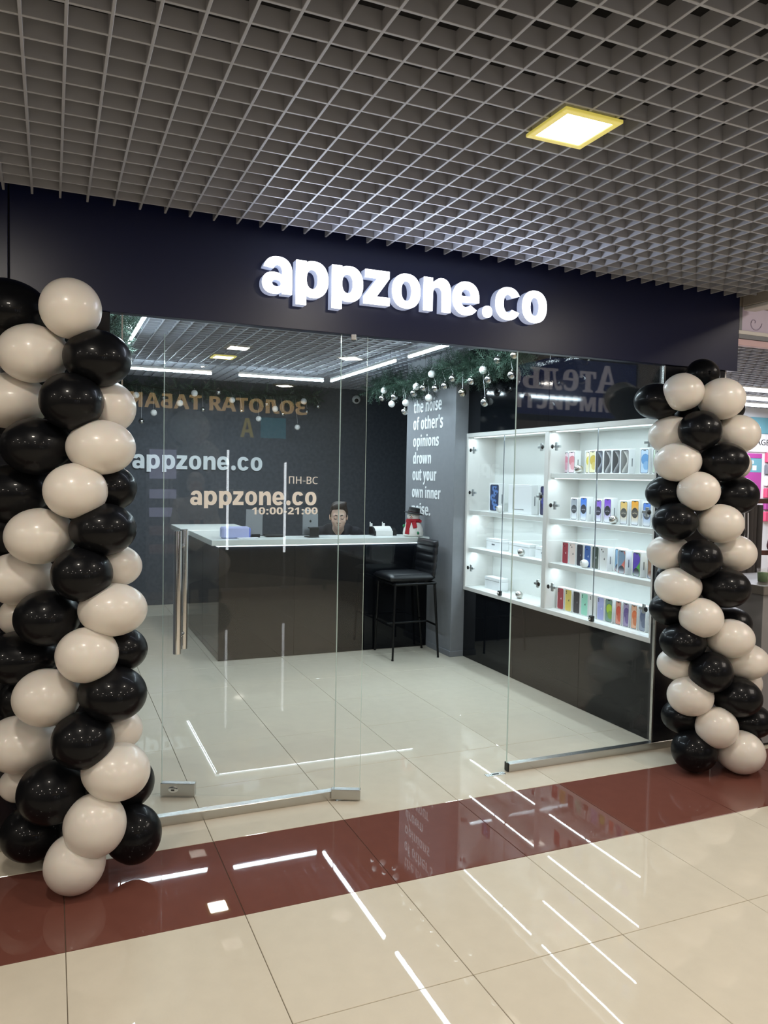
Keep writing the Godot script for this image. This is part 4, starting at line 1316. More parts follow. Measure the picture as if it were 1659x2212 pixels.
func counter_things():
	var y := 1.031
	tablet("grey tablet seen from behind beside the man, with a fruit mark on its back", Vector3(2.095, y, -3.12), 0.18, true)
	var s = thing("tablet_stand", "black plastic stand in front of the grey tablet by the man", "stand", Vector3(2.11, y, -3.055), 0.18)
	box_obj("front_plate", Vector3(-0.046, 0.006, -0.004), Vector3(0.046, 0.088, 0.006), M.black_plastic, s, 0.003)
	box_obj("base_plate", Vector3(-0.05, 0.0, -0.10), Vector3(0.05, 0.008, 0.012), M.black_plastic, s, 0.003)
	box_obj("clamp_lip", Vector3(-0.05, 0.082, -0.03), Vector3(0.05, 0.094, 0.004), M.black_plastic, s, 0.003)
	tablet("second grey tablet seen from behind at the left of the counter", Vector3(1.60, y, -3.20), 0.12, false)
	var s2 = thing("tablet_stand", "low black stand under the left grey tablet", "stand", Vector3(1.60, y, -3.165), 0.12)
	box_obj("base_plate", Vector3(-0.04, 0.0, -0.08), Vector3(0.04, 0.008, 0.03), M.black_plastic, s2, 0.003)
	box_obj("front_lip", Vector3(-0.04, 0.008, 0.02), Vector3(0.04, 0.03, 0.03), M.black_plastic, s2, 0.003)
	var tr = thing("card_tray", "flat black tray on the worktop between the two tablets", "tray", Vector3(1.79, y, -3.215))
	box_obj("tray", Vector3(-0.085, 0.0, -0.05), Vector3(0.085, 0.016, 0.05), M.black_plastic, tr, 0.005)
	box_obj("rim", Vector3(-0.09, 0.014, -0.055), Vector3(0.09, 0.02, -0.045), M.black_plastic, tr, 0.002)
	var pp = thing("paper_stack", "small stack of white papers on the left corner of the worktop", "papers", Vector3(1.50, y, -3.03))
	box_obj("sheets", Vector3(-0.08, 0, -0.05), Vector3(0.08, 0.008, 0.05), M.carton, pp, 0.001)
	box_obj("top_sheet", Vector3(-0.05, 0.0085, -0.045), Vector3(0.10, 0.0095, 0.04), M.carton, pp, 0.0003)
	# holder with lilac leaflets
	mat("lilac", Color("b9bfe8"), 0.4)
	mat("lilac_blue", Color("6f80d8"), 0.4)
	var bxx = thing("leaflet_box", "pale lilac rounded plastic box with a blue end on the worktop", "box", Vector3(1.42, y, -3.12))
	box_obj("shell", Vector3(-0.125, 0.0, -0.06), Vector3(0.115, 0.098, 0.05), M.lilac, bxx, 0.012)
	box_obj("end_panel", Vector3(0.100, 0.003, -0.058), Vector3(0.122, 0.092, 0.046), M.lilac_blue, bxx, 0.008)
	# label printer
	var p = thing("label_printer", "white label printer with a curved lid and black cheeks on the counter", "printer", Vector3(2.83, y, -3.20))
	var prof := PackedVector2Array([Vector2(-0.075, 0.0), Vector2(0.06, 0.0), Vector2(0.06, 0.045)])
	for i in 9:
		var a := 0.25 + i * 0.16
		prof.append(Vector2(-0.035 + cos(a) * 0.095, cos(a - PI / 2) * 0.085))
	prof.append(Vector2(-0.075, 0.082))
	var st := mb()
	prism(st, st, prof, [], -0.085, 0.085, Transform3D(Basis(Vector3(0, 1, 0), -PI / 2), Vector3.ZERO))
	obj("body", st, M.white_plastic, p)
	for e in [[-0.125, -0.0855], [0.0855, 0.105]]:
		var ck := mb()
		var big := PackedVector2Array()
		for v in prof:
			big.append(v * 0.96)
		prism(ck, ck, big, [], e[0], e[1], Transform3D(Basis(Vector3(0, 1, 0), -PI / 2), Vector3.ZERO))
		obj("cheek", ck, M.black_plastic, p)
	for x in [-0.095, 0.032]:
		var gd := mb()
		slab(gd, Vector3(x, 0.05, -0.085), Vector3(x + 0.028, 0.108, -0.077), 0.002)
		slab(gd, Vector3(x, 0.10, -0.085), Vector3(x + 0.009, 0.122, -0.077), 0.002)
		obj("roll_guide", gd, M.white_plastic, p)
	snowman(y)
	var lap = thing("laptop", "open laptop whose screen edge shows above the counter before the man", "laptop", Vector3(2.44, 0.762, -3.50), -0.12)
	var tb := Basis(Vector3(1, 0, 0), deg_to_rad(14))
	var sc := mb()
	bx(sc, Vector3(0, 0.16, 0.10) + tb * Vector3(0, -0.01, 0), Vector3(0.32, 0.235, 0.007), 0.003, tb)
	obj("screen_lid", sc, M.tablet_grey, lap)
	box_obj("keyboard_base", Vector3(-0.16, 0.0, -0.15), Vector3(0.16, 0.016, 0.07), M.tablet_grey, lap, 0.004)
	box_obj("riser", Vector3(-0.1, 0.014, 0.045), Vector3(0.1, 0.05, 0.08), M.tablet_grey, lap, 0.004)

func snowman(y):
	var t = thing("snowman_figure", "glittery white snowman figure with black hat and red scarf on the counter", "ornament", Vector3(3.085, y, -3.055), -0.55)
	var st := mb()
	lathe(st, [Vector2(0, 0), Vector2(0.084, 0.0), Vector2(0.096, 0.012), Vector2(0.097, 0.035), Vector2(0.090, 0.075), Vector2(0.076, 0.112), Vector2(0.060, 0.142), Vector2(0.052, 0.154), Vector2(0.055, 0.168), Vector2(0.060, 0.188), Vector2(0.057, 0.21), Vector2(0.04, 0.23), Vector2(0, 0.236)], 32)
	obj("body", st, M.snow_white, t)
	var hb := Basis(Vector3(0, 0, 1), -0.16)
	var ht := mb()
	lathe(ht, [Vector2(0, 0.0), Vector2(0.088, 0.0), Vector2(0.090, 0.004), Vector2(0.086, 0.008), Vector2(0.056, 0.011), Vector2(0.053, 0.05), Vector2(0.05, 0.056), Vector2(0, 0.058)], 32, Transform3D(hb, Vector3(0.002, 0.213, 0)))
	var h = obj("hat", ht, M.hat_black, t)
	var bd := mb()
	lathe(bd, [Vector2(0.0570, 0.0112), Vector2(0.0572, 0.02), Vector2(0.0562, 0.021)], 32, Transform3D(hb, Vector3(0.002, 0.213, 0)))
	obj("hat_band", bd, mat("hat_band", Color("2a1016"), 0.7), h)
	# scarf: a band round the neck and two hanging ends
	var sf := mb()
	lathe(sf, [Vector2(0.05, 0.128), Vector2(0.069, 0.132), Vector2(0.071, 0.146), Vector2(0.066, 0.160), Vector2(0.05, 0.165)], 32)
	var ends := [[-0.035, 0.142, -0.046, 0.022, 0.044], [0.012, 0.14, 0.028, 0.082, 0.04]]
	for e in ends:
		var a := Vector3(e[0], e[1], 0.066)
		var b := Vector3(e[2], e[3], 0.0)
		b.z = 0.091
		var d := (b - a).normalized()
		bx(sf, (a + b) / 2, Vector3(e[4], (b - a).length(), 0.012), 0.004, Basis(d.cross(Vector3(0, 0, 1)).normalized() * -1.0, -d, d.cross(Vector3(0, 0, 1)).normalized().cross(d)))
	bx(sf, Vector3(0.066, 0.143, 0.03), Vector3(0.03, 0.026, 0.014), 0.004)
	obj("scarf", sf, M.scarf_red, t)
	for e in [[0.052, 0.035, 0.078, 0.014], [-0.082, 0.095, 0.03, 0.015]]:
		var mt := mb()
		lathe(mt, ball_prof(e[3], 10), 14, Transform3D(Basis.from_scale(Vector3(1, 1.1, 0.6)), Vector3(e[0], e[1], e[2])))
		obj("mitten", mt, M.mitten_green, t)
	for e in [-0.014, 0.014]:
		var ey := mb()
		lathe(ey, ball_prof(0.0042, 8), 10, Transform3D(Basis(), Vector3(e - 0.012, 0.198, 0.0565)))
		obj("eye", ey, M.black_plastic, t)
	var ns := mb()
	tube(ns, [Vector3(-0.012, 0.187, 0.055), Vector3(-0.014, 0.186, 0.078)], [0.006, 0.002], 8)
	obj("nose", ns, mat("nose_orange", Color("d07a3a"), 0.6), t)
	var mo := mb()
	tube(mo, [Vector3(-0.026, 0.177, 0.053), Vector3(-0.012, 0.173, 0.0585), Vector3(0.002, 0.177, 0.0575)], 0.0018, 6)
	obj("mouth", mo, M.scarf_red, t)

# ------------------------------------------------------------------ people
func hand(w: Vector3, f: Vector3, u: Vector3, thumb: float, curl: float) -> Array:
	var l := f.cross(u).normalized() * thumb
	var b := Basis(l * thumb, u, f) if thumb > 0 else Basis(-l, u, f)
	b = b.orthonormalized()
	var p := [["e", w + f * 0.048, Vector3(0.038, 0.014, 0.05), b, 1, 0.012], ["c", w - f * 0.02, w + f * 0.02, 0.026, 0.025, 1, 0.02]]
	var ln := [0.066, 0.075, 0.07, 0.055]
	for i in 4:
		var base: Vector3 = w + f * (0.086 - 0.004 * absf(i - 1.3)) + l * (0.029 - 0.0195 * i)
		var mid: Vector3 = base + (f - u * curl * 0.5).normalized() * ln[i] * 0.52
		var tip: Vector3 = mid + (f - u * curl * 1.6).normalized() * ln[i] * 0.48
		p.append(["c", base - f * 0.02, mid, 0.0092, 0.0084, 1, 0.004])
		p.append(["c", mid, tip, 0.0084, 0.0074, 1, 0.004])
	var t0: Vector3 = w + f * 0.028 + l * 0.026
	var t1: Vector3 = t0 + f * 0.024 + l * 0.026 - u * 0.006
	p.append(["c", t0, t1, 0.0115, 0.010, 1, 0.008])
	p.append(["c", t1, t1 + f * 0.027 + l * 0.004 - u * 0.008, 0.010, 0.0085, 1, 0.004])
	return p

func shift(prims: Array, c: Vector3, b: Basis) -> Array:
	var o := []
	for q in prims:
		var p = q.duplicate()
		p[1] = c + b * p[1]
		if p[0] == "c":
			p[2] = c + b * p[2]
			p[3] *= b.x.length()
			p[4] *= b.x.length()
		else:
			p[2] *= b.x.length()
			p[3] = b.orthonormalized() * p[3]
		o.append(p)
	return o

func e3(c, r, k = 0.02, sg = 1):
	return ["e", c, r, Basis(), sg, k]

# s: joints in the person's own axes, facing +z
func person(s: Dictionary):
	var t = thing("person", s.label, "person", s.at, s.turn)
	var hb: Basis = Basis(Vector3(1, 0, 0), s.tilt) * Basis.from_scale(Vector3.ONE * s.get("size", 1.0))
	var hc: Vector3 = s.head
	var face := [e3(Vector3(0, 0.035, -0.012), Vector3(0.076, 0.09, 0.096)), e3(Vector3(0, -0.028, 0.02), Vector3(0.063, 0.085, 0.074), 0.03), e3(Vector3(0, -0.075, 0.03), Vector3(0.047, 0.04, 0.055), 0.03), e3(Vector3(0, -0.102, 0.06), Vector3(0.021, 0.017, 0.019)),
		["c", Vector3(-0.036, 0.026, 0.076), Vector3(0.036, 0.026, 0.076), 0.013, 0.013, 1, 0.02]]
	for x in [-1.0, 1.0]:
		face.append(e3(Vector3(0.041 * x, -0.03, 0.058), Vector3(0.024, 0.022, 0.024), 0.03))
	for x in [-1.0, 1.0]:
		face.append(e3(Vector3(0.031 * x, 0.003, 0.098), Vector3(0.019, 0.011, 0.013), 0.012, -1))
	for x in [-1.0, 1.0]:
		face.append(e3(Vector3(0.031 * x, 0.002, 0.078), Vector3(0.0155, 0.012, 0.013), 0.005))
		face.append(e3(Vector3(0.079 * x, -0.006, -0.008), Vector3(0.011, 0.031, 0.019), 0.008))
	face.append(["c", Vector3(0, 0.014, 0.086), Vector3(0, -0.031, 0.107), 0.0085, 0.0125, 1, 0.012])
	for x in [-1.0, 1.0]:
		face.append(e3(Vector3(0.0125 * x, -0.036, 0.096), Vector3(0.0085, 0.0075, 0.010), 0.006))
	face.append(e3(Vector3(0, -0.065, 0.075), Vector3(0.028, 0.026, 0.02)))
	face.append(e3(Vector3(0, -0.0665, 0.101), Vector3(0.022, 0.0022, 0.008), 0.004, -1))
	var headp = shift(face, hc, hb)
	headp.append(["c", hc + hb * Vector3(0, -0.05, -0.02), s.neck, 0.052, 0.06, 1, 0.03])
	var body := [["c", s.neck, s.chest, 0.058, 0.1, 1, 0.05], ["c", s.chest, s.pelvis, 0.12, 0.115, 1, 0.06], ["c", s.shoulder * Vector3(-1, 1, 1), s.shoulder, 0.06, 0.06, 1, 0.07], ["e", s.pelvis, Vector3(0.16, 0.11, 0.12), Basis(), 1, 0.06], ["c", hc + hb * Vector3(0, -0.08, -0.03), s.neck, 0.05, 0.06, 1, 0.02]]
	var coat := [["c", s.chest + (s.neck - s.chest) * 0.55, s.chest, 0.085, 0.128, 1, 0.06], ["c", s.chest, s.pelvis + Vector3(0, -0.03, 0), 0.142, 0.14, 1, 0.07], ["c", s.shoulder * Vector3(-1, 1, 1), s.shoulder, 0.078, 0.078, 1, 0.08], ["e", s.pelvis, Vector3(0.178, 0.12, 0.14), Basis(), 1, 0.06]]
	if s.get("hood", false):
		coat.append(["e", s.neck + Vector3(0.0, 0.0, -0.075), Vector3(0.135, 0.075, 0.085), Basis(Vector3(1, 0, 0), 0.5), 1, 0.03])
		for x in [-1.0, 1.0]:
			coat.append(["c", s.neck + Vector3(0.095 * x, 0.035, -0.04), s.neck + Vector3(0.055 * x, -0.05, 0.075), 0.042, 0.028, 1, 0.03])
	var legs := []
	var hands := []
	for x in [-1.0, 1.0]:
		var f := Vector3(x, 1, 1)
		body.append(["c", s.shoulder * f, s.elbow * f, 0.047, 0.038, 1, 0.03])
		body.append(["c", s.elbow * f, s.wrist * f, 0.038, 0.026, 1, 0.01])
		coat.append(["c", s.shoulder * f, s.elbow * f, 0.064, 0.054, 1, 0.04])
		coat.append(["c", s.elbow * f, (s.elbow.lerp(s.wrist, 0.92)) * f, 0.054, 0.038, 1, 0.015])
		for g in [[body, 0.0], [legs, 0.016]]:
			g[0].append(["c", (s.pelvis + s.hip) * f, s.knee * f, 0.078 + g[1], 0.052 + g[1], 1, 0.03])
			g[0].append(["c", s.knee * f, s.ankle * f, 0.052 + g[1], 0.036 + g[1], 1, 0.01])
		body.append(["c", s.ankle * f, s.ankle * f + Vector3(0.02 * x, -0.045, 0.13), 0.036, 0.026, 1, 0.02])
		hands.append(hand(s.wrist * f, (s.hand * f).normalized(), s.hand_up * f, -x if s.palms_down else x, s.curl))
	var bm = put("body", blob_mesh([[headp, 0.0035], [body, 0.013], [hands[0], 0.004], [hands[1], 0.004]]), M.skin, t)
	bm.set_meta("label", "body with face, neck and hands")
	put(s.coat_name, blob_mesh([[coat, 0.013]]), s.coat, t)
	put("trousers", blob_mesh([[legs, 0.014]]), M.trousers, t)
	for x in [-1.0, 1.0]:
		var f := Vector3(x, 1, 1)
		put("shoe", blob_mesh([[[["c", s.ankle * f + Vector3(0, -0.02, -0.02), s.ankle * f + Vector3(0.02 * x, -0.052, 0.14), 0.05, 0.038, 1, 0.02], e3(s.ankle * f + Vector3(0.01 * x, -0.058, 0.06), Vector3(0.045, 0.03, 0.12))], 0.011]]), M.black_leather, t)
	put("hair", blob_mesh([[shift(s.hair, hc, hb), 0.0045]]), s.hair_mat, t)
	for x in [-1.0, 1.0]:
		var br := mb()
		tube(br, [hc + hb * Vector3(0.013 * x, 0.027, 0.094), hc + hb * Vector3(0.03 * x, 0.033, 0.0905), hc + hb * Vector3(0.048 * x, 0.027, 0.081)], [0.0042, 0.0045, 0.0025], 6)
		obj("eyebrow", br, s.hair_mat, t)
		var ly := mb()
		tube(ly, [hc + hb * Vector3(0.017 * x, -0.002, 0.0885), hc + hb * Vector3(0.031 * x, -0.006, 0.0915), hc + hb * Vector3(0.045 * x, -0.001, 0.085)], 0.0022, 6)
		obj("eyelash", ly, M.eye_dark, t)
	var lp := mb()
	lathe(lp, ball_prof(1.0, 8), 14, Transform3D(hb * Basis.from_scale(Vector3(0.019, 0.0042, 0.0065)), hc + hb * Vector3(0, -0.0615, 0.0935)))
	lathe(lp, ball_prof(1.0, 8), 14, Transform3D(hb * Basis.from_scale(Vector3(0.017, 0.0052, 0.0065)), hc + hb * Vector3(0, -0.0715, 0.0915)))
	obj("lips", lp, M.lips, t)
	return t

func shop_person():
	var hair := [e3(Vector3(0, 0.055, -0.03), Vector3(0.083, 0.082, 0.096)), e3(Vector3(0.0, 0.112, 0.012), Vector3(0.066, 0.036, 0.07), 0.03),
		["c", Vector3(-0.05, 0.105, 0.06), Vector3(0.045, 0.128, 0.052), 0.018, 0.024, 1, 0.015], ["c", Vector3(-0.03, 0.125, 0.02), Vector3(0.055, 0.132, 0.02), 0.02, 0.02, 1, 0.015], ["c", Vector3(0.055, 0.105, 0.045), Vector3(0.078, 0.055, 0.02), 0.02, 0.012, 1, 0.015],
		["c", Vector3(0.077, 0.05, 0.02), Vector3(0.077, 0.0, 0.012), 0.009, 0.006, 1, 0.01], ["c", Vector3(-0.077, 0.055, 0.02), Vector3(-0.077, 0.0, 0.012), 0.009, 0.006, 1, 0.01],
		e3(Vector3(0, -0.02, 0.10), Vector3(0.066, 0.118, 0.062), 0.008, -1), e3(Vector3(0, -0.11, 0.0), Vector3(0.12, 0.09, 0.13), 0.02, -1)]
	person({"label": "young man with short dark hair in a black hoodie looking down behind the counter", "at": Vector3(2.675, 0, -4.02), "turn": -0.32, "tilt": 0.16, "size": 1.02, "hood": true, "head": Vector3(0, 1.186, 0.46), "neck": Vector3(0, 1.035, 0.37), "chest": Vector3(0, 0.90, 0.27), "pelvis": Vector3(0, 0.54, 0.0), "shoulder": Vector3(0.175, 1.0, 0.30), "elbow": Vector3(0.33, 0.82, 0.42), "wrist": Vector3(0.17, 0.80, 0.55), "hand": Vector3(-0.5, -0.05, 0.85), "hand_up": Vector3(0, 1, 0), "palms_down": true, "curl": 0.5, "hip": Vector3(0.09, 0, 0.02), "knee": Vector3(0.14, 0.52, 0.42), "ankle": Vector3(0.13, 0.09, 0.36), "coat_name": "hoodie", "coat": M.hoodie, "hair": hair, "hair_mat": M.brown_hair})
	var c = thing("work_stool", "low round black stool under the man behind the counter", "stool", Vector3(2.675, 0, -4.02))
	var st := mb()
	lathe(st, [Vector2(0, 0.36), Vector2(0.18, 0.36), Vector2(0.195, 0.385), Vector2(0.19, 0.41), Vector2(0.16, 0.42), Vector2(0, 0.42)], 28)
	obj("seat", st, M.black_leather, c)
	var po := mb()
	lathe(po, [Vector2(0, 0), Vector2(0.2, 0.0), Vector2(0.2, 0.015), Vector2(0.03, 0.03), Vector2(0.03, 0.36), Vector2(0, 0.36)], 24)
	obj("base", po, M.chrome, c)
	# hood lying behind the neck
	var cam_ = thing("security_camera", "small white dome camera high on the back wall above the man", "camera", Vector3(3.60, 2.575, -5.93))
	var d := mb()
	lathe(d, ball_prof(0.055, 14), 24)
	obj("dome", d, M.white_plastic, cam_)
	var lens := mb()
	lathe(lens, ball_prof(0.028, 10), 18, Transform3D(Basis(), Vector3(-0.012, -0.016, 0.036)))
	obj("lens", lens, M.black_plastic, cam_)
	box_obj("bracket", Vector3(-0.03, -0.03, -0.07), Vector3(0.03, 0.03, -0.03), M.white_plastic, cam_, 0.005)

# ------------------------------------------------------------------ the shop next door on the right
func neighbour():
	mat("grey_frame", Color("7c7f86"), 0.4)
	mat("lilac_panel", Color("c9bed6"), 0.4)
	mat("pink_strip", Color("d9b9bd"), 0.5)
	mat("kiosk_grey", Color("8b8b8d"), 0.5)
	mat("teal", Color("6fa6b4"), 0.5)
	mat("magenta", Color("b24a9a"), 0.5)
	mat("hot_pink", Color("e0567c"), 0.5)
	mat("maroon", Color("4a1826"), 0.9)
	mat("brown_wood", Color("5e3a30"), 0.6)
	mat("shop_white", Color("e8e8ea"), 0.5)
	glow("tube_light", Color(0.95, 0.97, 1.0), 4.0)
	var w = struct("wall_next_shop", "walls of the shop next door")
	box_obj("back", Vector3(3.72, -0.1, -3.55), Vector3(10.5, 4.4, -3.42), M.shop_white, w, 0.0)
	box_obj("side", Vector3(3.72, -0.1, -3.45), Vector3(3.76, 3.2, -0.06), M.shop_white, w, 0.0)
	box_obj("upper_front", Vector3(3.79, 2.66, -0.05), Vector3(10.5, 4.4, -0.01), M.bulkhead, w, 0.0)
	var h = struct("window_3", "grey framed lilac transom panel over the next shop")
	box_obj("panel", Vector3(3.815, 2.515, -0.03), Vector3(10.4, 2.66, -0.015), M.lilac_panel, h, 0.0)
	# swirl decoration on the lilac panel
	var sw := mb()
	for k in 3:
		var pts := []
		for i in 20:
			var a := i * 0.33
			pts.append(Vector3(3.93 + 0.16 * k + cos(a) * 0.004 * i * 0.8, 2.575 + sin(a) * 0.003 * i, -0.0145))
		tube(sw, pts, 0.0035, 5)
	obj("swirl", sw, mat("lilac_deep", Color("b3a8c4"), 0.5), h)
	for r in [[2.495, 2.518, M.white_frame], [2.468, 2.495, M.grey_frame]]:
		box_obj("frame_rail", Vector3(3.79, r[0], -0.045), Vector3(10.4, r[1], -0.004), r[2], h)
	box_obj("frame_stile", Vector3(3.79, 2.518, -0.045), Vector3(3.815, 2.66, -0.004), M.grey_frame, h)
	box_obj("pink_rail", Vector3(3.79, 2.43, -0.05), Vector3(10.4, 2.466, -0.008), M.pink_strip, h)
	var c = struct("ceiling", "open grid ceiling of the shop next door")
	box_obj("slab", Vector3(3.76, 2.75, -3.45), Vector3(10.5, 2.85, -0.05), M.plenum, c, 0.0)
	grid(c, 3.8, 8.8, -3.4, -0.06, 2.50)
	var names := ["nearest", "middle", "farthest"]
	for i in 3:
		var z: float = [-1.90, -2.45, -2.95][i]
		var t = thing("tube_light", "%s bright tube light under the ceiling of the shop next door" % names[i], "ceiling light", Vector3(6.6, 2.488, z))
		box_obj("tube", Vector3(-1.3, -0.03, -0.025), Vector3(1.3, 0.0, 0.025), M.tube_light, t, 0.005)
		box_obj("housing", Vector3(-1.31, 0.0, -0.03), Vector3(1.31, 0.02, 0.03), M.white_plastic, t)
		area(t, Vector3(0, -0.036, 0), Vector2(2.6, 0.06), 3.2, Color(0.95, 0.96, 1.0))
	# back wall displays
	var v = thing("shop_sign_panel", "white panel lettered VISAGE under a teal band in the next shop", "sign", Vector3(7.62, 1.95, -3.42))
	box_obj("panel", Vector3(-0.3, 0.02, 0.0), Vector3(1.2, 0.24, 0.02), M.shop_white, v)
	box_obj("teal_band", Vector3(-0.3, 0.245, 0.0), Vector3(1.2, 0.44, 0.025), M.teal, v)
	var o = put("lettering", text_mesh("VISAGE", 0.40, 0.068, 0.002, 400), M.black_plastic, v)
	o.position = Vector3(0.05, 0.105, 0.0205)
	var po = thing("price_poster", "purple and teal price poster hanging in the next shop", "poster", Vector3(7.72, 1.35, -3.42))
	box_obj("sheet", Vector3(-0.12, 0.0, 0.0), Vector3(0.25, 0.40, 0.012), M.magenta, po)
	box_obj("teal_head", Vector3(-0.12, 0.37, 0.0), Vector3(0.25, 0.54, 0.0135), M.teal, po)
	box_obj("top_strip", Vector3(-0.12, 0.545, 0.0), Vector3(0.25, 0.60, 0.012), M.magenta, po)
	o = put("lettering", text_mesh("ска", 0.13, 0.04, 0.001, 700), M.shop_white, po)
	o.position = Vector3(-0.02, 0.475, 0.0136)
	o = put("lettering", text_mesh("00 ₽", 0.19, 0.06, 0.001, 700), M.shop_white, po)
	o.position = Vector3(-0.03, 0.395, 0.0136)
	var k := 0
	var cols := [M.hot_pink, M.magenta, M.hot_pink, M.shop_white, M.grey_frame, M.hot_pink, M.teal]
	for i in 2:
		for j in 6:
			var g = thing("gift_pack", "%s pack in the %s column of the pink goods rack next door" % [["lowest", "second lowest", "third lowest", "third highest", "second highest", "highest"][j], ["left", "right"][i]], "pack", Vector3(8.02 + 0.21 * i, 1.12 + 0.145 * j, -3.42), 0.0, "packs on the pink goods rack")
			box_obj("pack", Vector3(0, 0.0, 0), Vector3(0.19, 0.12, 0.05), cols[(i * 3 + j) % 7], g, 0.01)
			box_obj("header_card", Vector3(0.02, 0.118, 0.01), Vector3(0.17, 0.135, 0.016), M.shop_white, g, 0.001)
			k += 1
	# wooden stand with dark clothing in the middle of the shop
	var s = thing("clothes_stand", "brown wooden clothes stand with dark maroon garments next door", "clothes stand", Vector3(5.55, 0, -1.25), -0.3)
	for x in [-0.16, 0.75]:
		box_obj("post", Vector3(x, 0.0, -0.02), Vector3(x + 0.045, 1.46, 0.02), M.brown_wood, s)
	box_obj("rail", Vector3(-0.16, 0.98, -0.02), Vector3(0.79, 1.02, 0.02), M.brown_wood, s)
	box_obj("rail", Vector3(-0.16, 1.42, -0.02), Vector3(0.79, 1.46, 0.02), M.brown_wood, s)
	var cl := [["e", Vector3(0.32, 1.26, 0.0), Vector3(0.2, 0.19, 0.09), Basis(), 1, 0.05], ["c", Vector3(0.32, 1.25, 0.02), Vector3(0.34, 1.05, 0.03), 0.17, 0.21, 1, 0.06], ["c", Vector3(0.14, 1.3, 0.0), Vector3(0.08, 1.06, 0.02), 0.06, 0.07, 1, 0.05], ["c", Vector3(0.52, 1.3, 0.0), Vector3(0.58, 1.06, 0.02), 0.06, 0.07, 1, 0.05]]
	put("garment", blob_mesh([[cl, 0.02]]), M.maroon, s)
	var cu = thing("dark_curtain", "dark grey hanging cloth with white cords beside the right balloon column", "cloth", Vector3(4.75, 0, -0.95))
	var cb := mb()
	for i in 8:
		tube(cb, [Vector3(i * 0.05, 0.2, 0.012 * (i % 2)), Vector3(i * 0.05, 1.42, 0.012 * (i % 2))], 0.03, 8)
	obj("cloth", cb, mat("cloth_dark", Color("4c4846"), 0.9), cu)
	var cd := mb()
	for x in [0.15, 0.19]:
		tube(cd, [Vector3(x, 1.0, 0.05), Vector3(x + 0.006, 1.2, 0.052), Vector3(x, 1.36, 0.05)], 0.006, 6)
	obj("cord", cd, M.shop_white, cu)
	# kiosk counter
	var kc = thing("kiosk_counter", "grey kiosk counter behind the right balloon column", "counter", Vector3(3.86, 0, 0.19))
	box_obj("front_panel", Vector3(0.0, 0.02, -0.5), Vector3(1.6, 0.925, 0.0), M.kiosk_grey, kc)
	box_obj("plinth", Vector3(0.01, 0.0, -0.49), Vector3(1.59, 0.02, -0.02), M.black_plastic, kc)
	box_obj("top", Vector3(-0.02, 0.927, -0.52), Vector3(1.62, 0.98, 0.02), mat("kiosk_top", Color("77736f"), 0.35), kc, 0.004)
	pane_mat("clear_plastic", Color("f4f4fa"), 0.08)
	var y := 0.981
	var j = thing("plastic_jar", "clear rounded plastic jar at the right edge on the kiosk counter", "jar", Vector3(4.21, y, 0.02))
	var js := mb()
	lathe(js, [Vector2(0, 0.002), Vector2(0.07, 0.002), Vector2(0.078, 0.02), Vector2(0.078, 0.11), Vector2(0.065, 0.14), Vector2(0.03, 0.165), Vector2(0.022, 0.17), Vector2(0.022, 0.2)], 28)
	obj("jar", js, M.clear_plastic, j)
	var jl := mb()
	lathe(jl, [Vector2(0, 0.198), Vector2(0.024, 0.198), Vector2(0.024, 0.215), Vector2(0.012, 0.225), Vector2(0.008, 0.29), Vector2(0, 0.295)], 20)
	obj("cap", jl, M.white_plastic, j)
	var jb := mb()
	lathe(jb, [Vector2(0.0786, 0.035), Vector2(0.0786, 0.075)], 28)
	obj("label_band", jb, mat("label_purple", Color("7a5aa6"), 0.5), j)
	for q in [[4.0, 0.06, 0.035, 0.085, "clear cup with green filling nearest the balloons on the kiosk counter", "5d7a48"], [4.09, 0.0, 0.045, 0.07, "clear tub with yellow filling beside the jar on the kiosk counter", "d8cf96"]]:
		var cup = thing("clear_cup", q[4], "cup", Vector3(q[0], y, q[1]))
		var cs := mb()
		lathe(cs, [Vector2(0, 0.001), Vector2(q[2] * 0.8, 0.001), Vector2(q[2], q[3])], 24)
		obj("cup", cs, M.clear_plastic, cup)
		var cf := mb()
		lathe(cf, [Vector2(0, 0.004), Vector2(q[2] * 0.78, 0.004), Vector2(q[2] * 0.9, q[3] * 0.7), Vector2(0, q[3] * 0.72)], 24)
		obj("filling", cf, mat("fill_" + q[5], Color(q[5]), 0.6), cup)

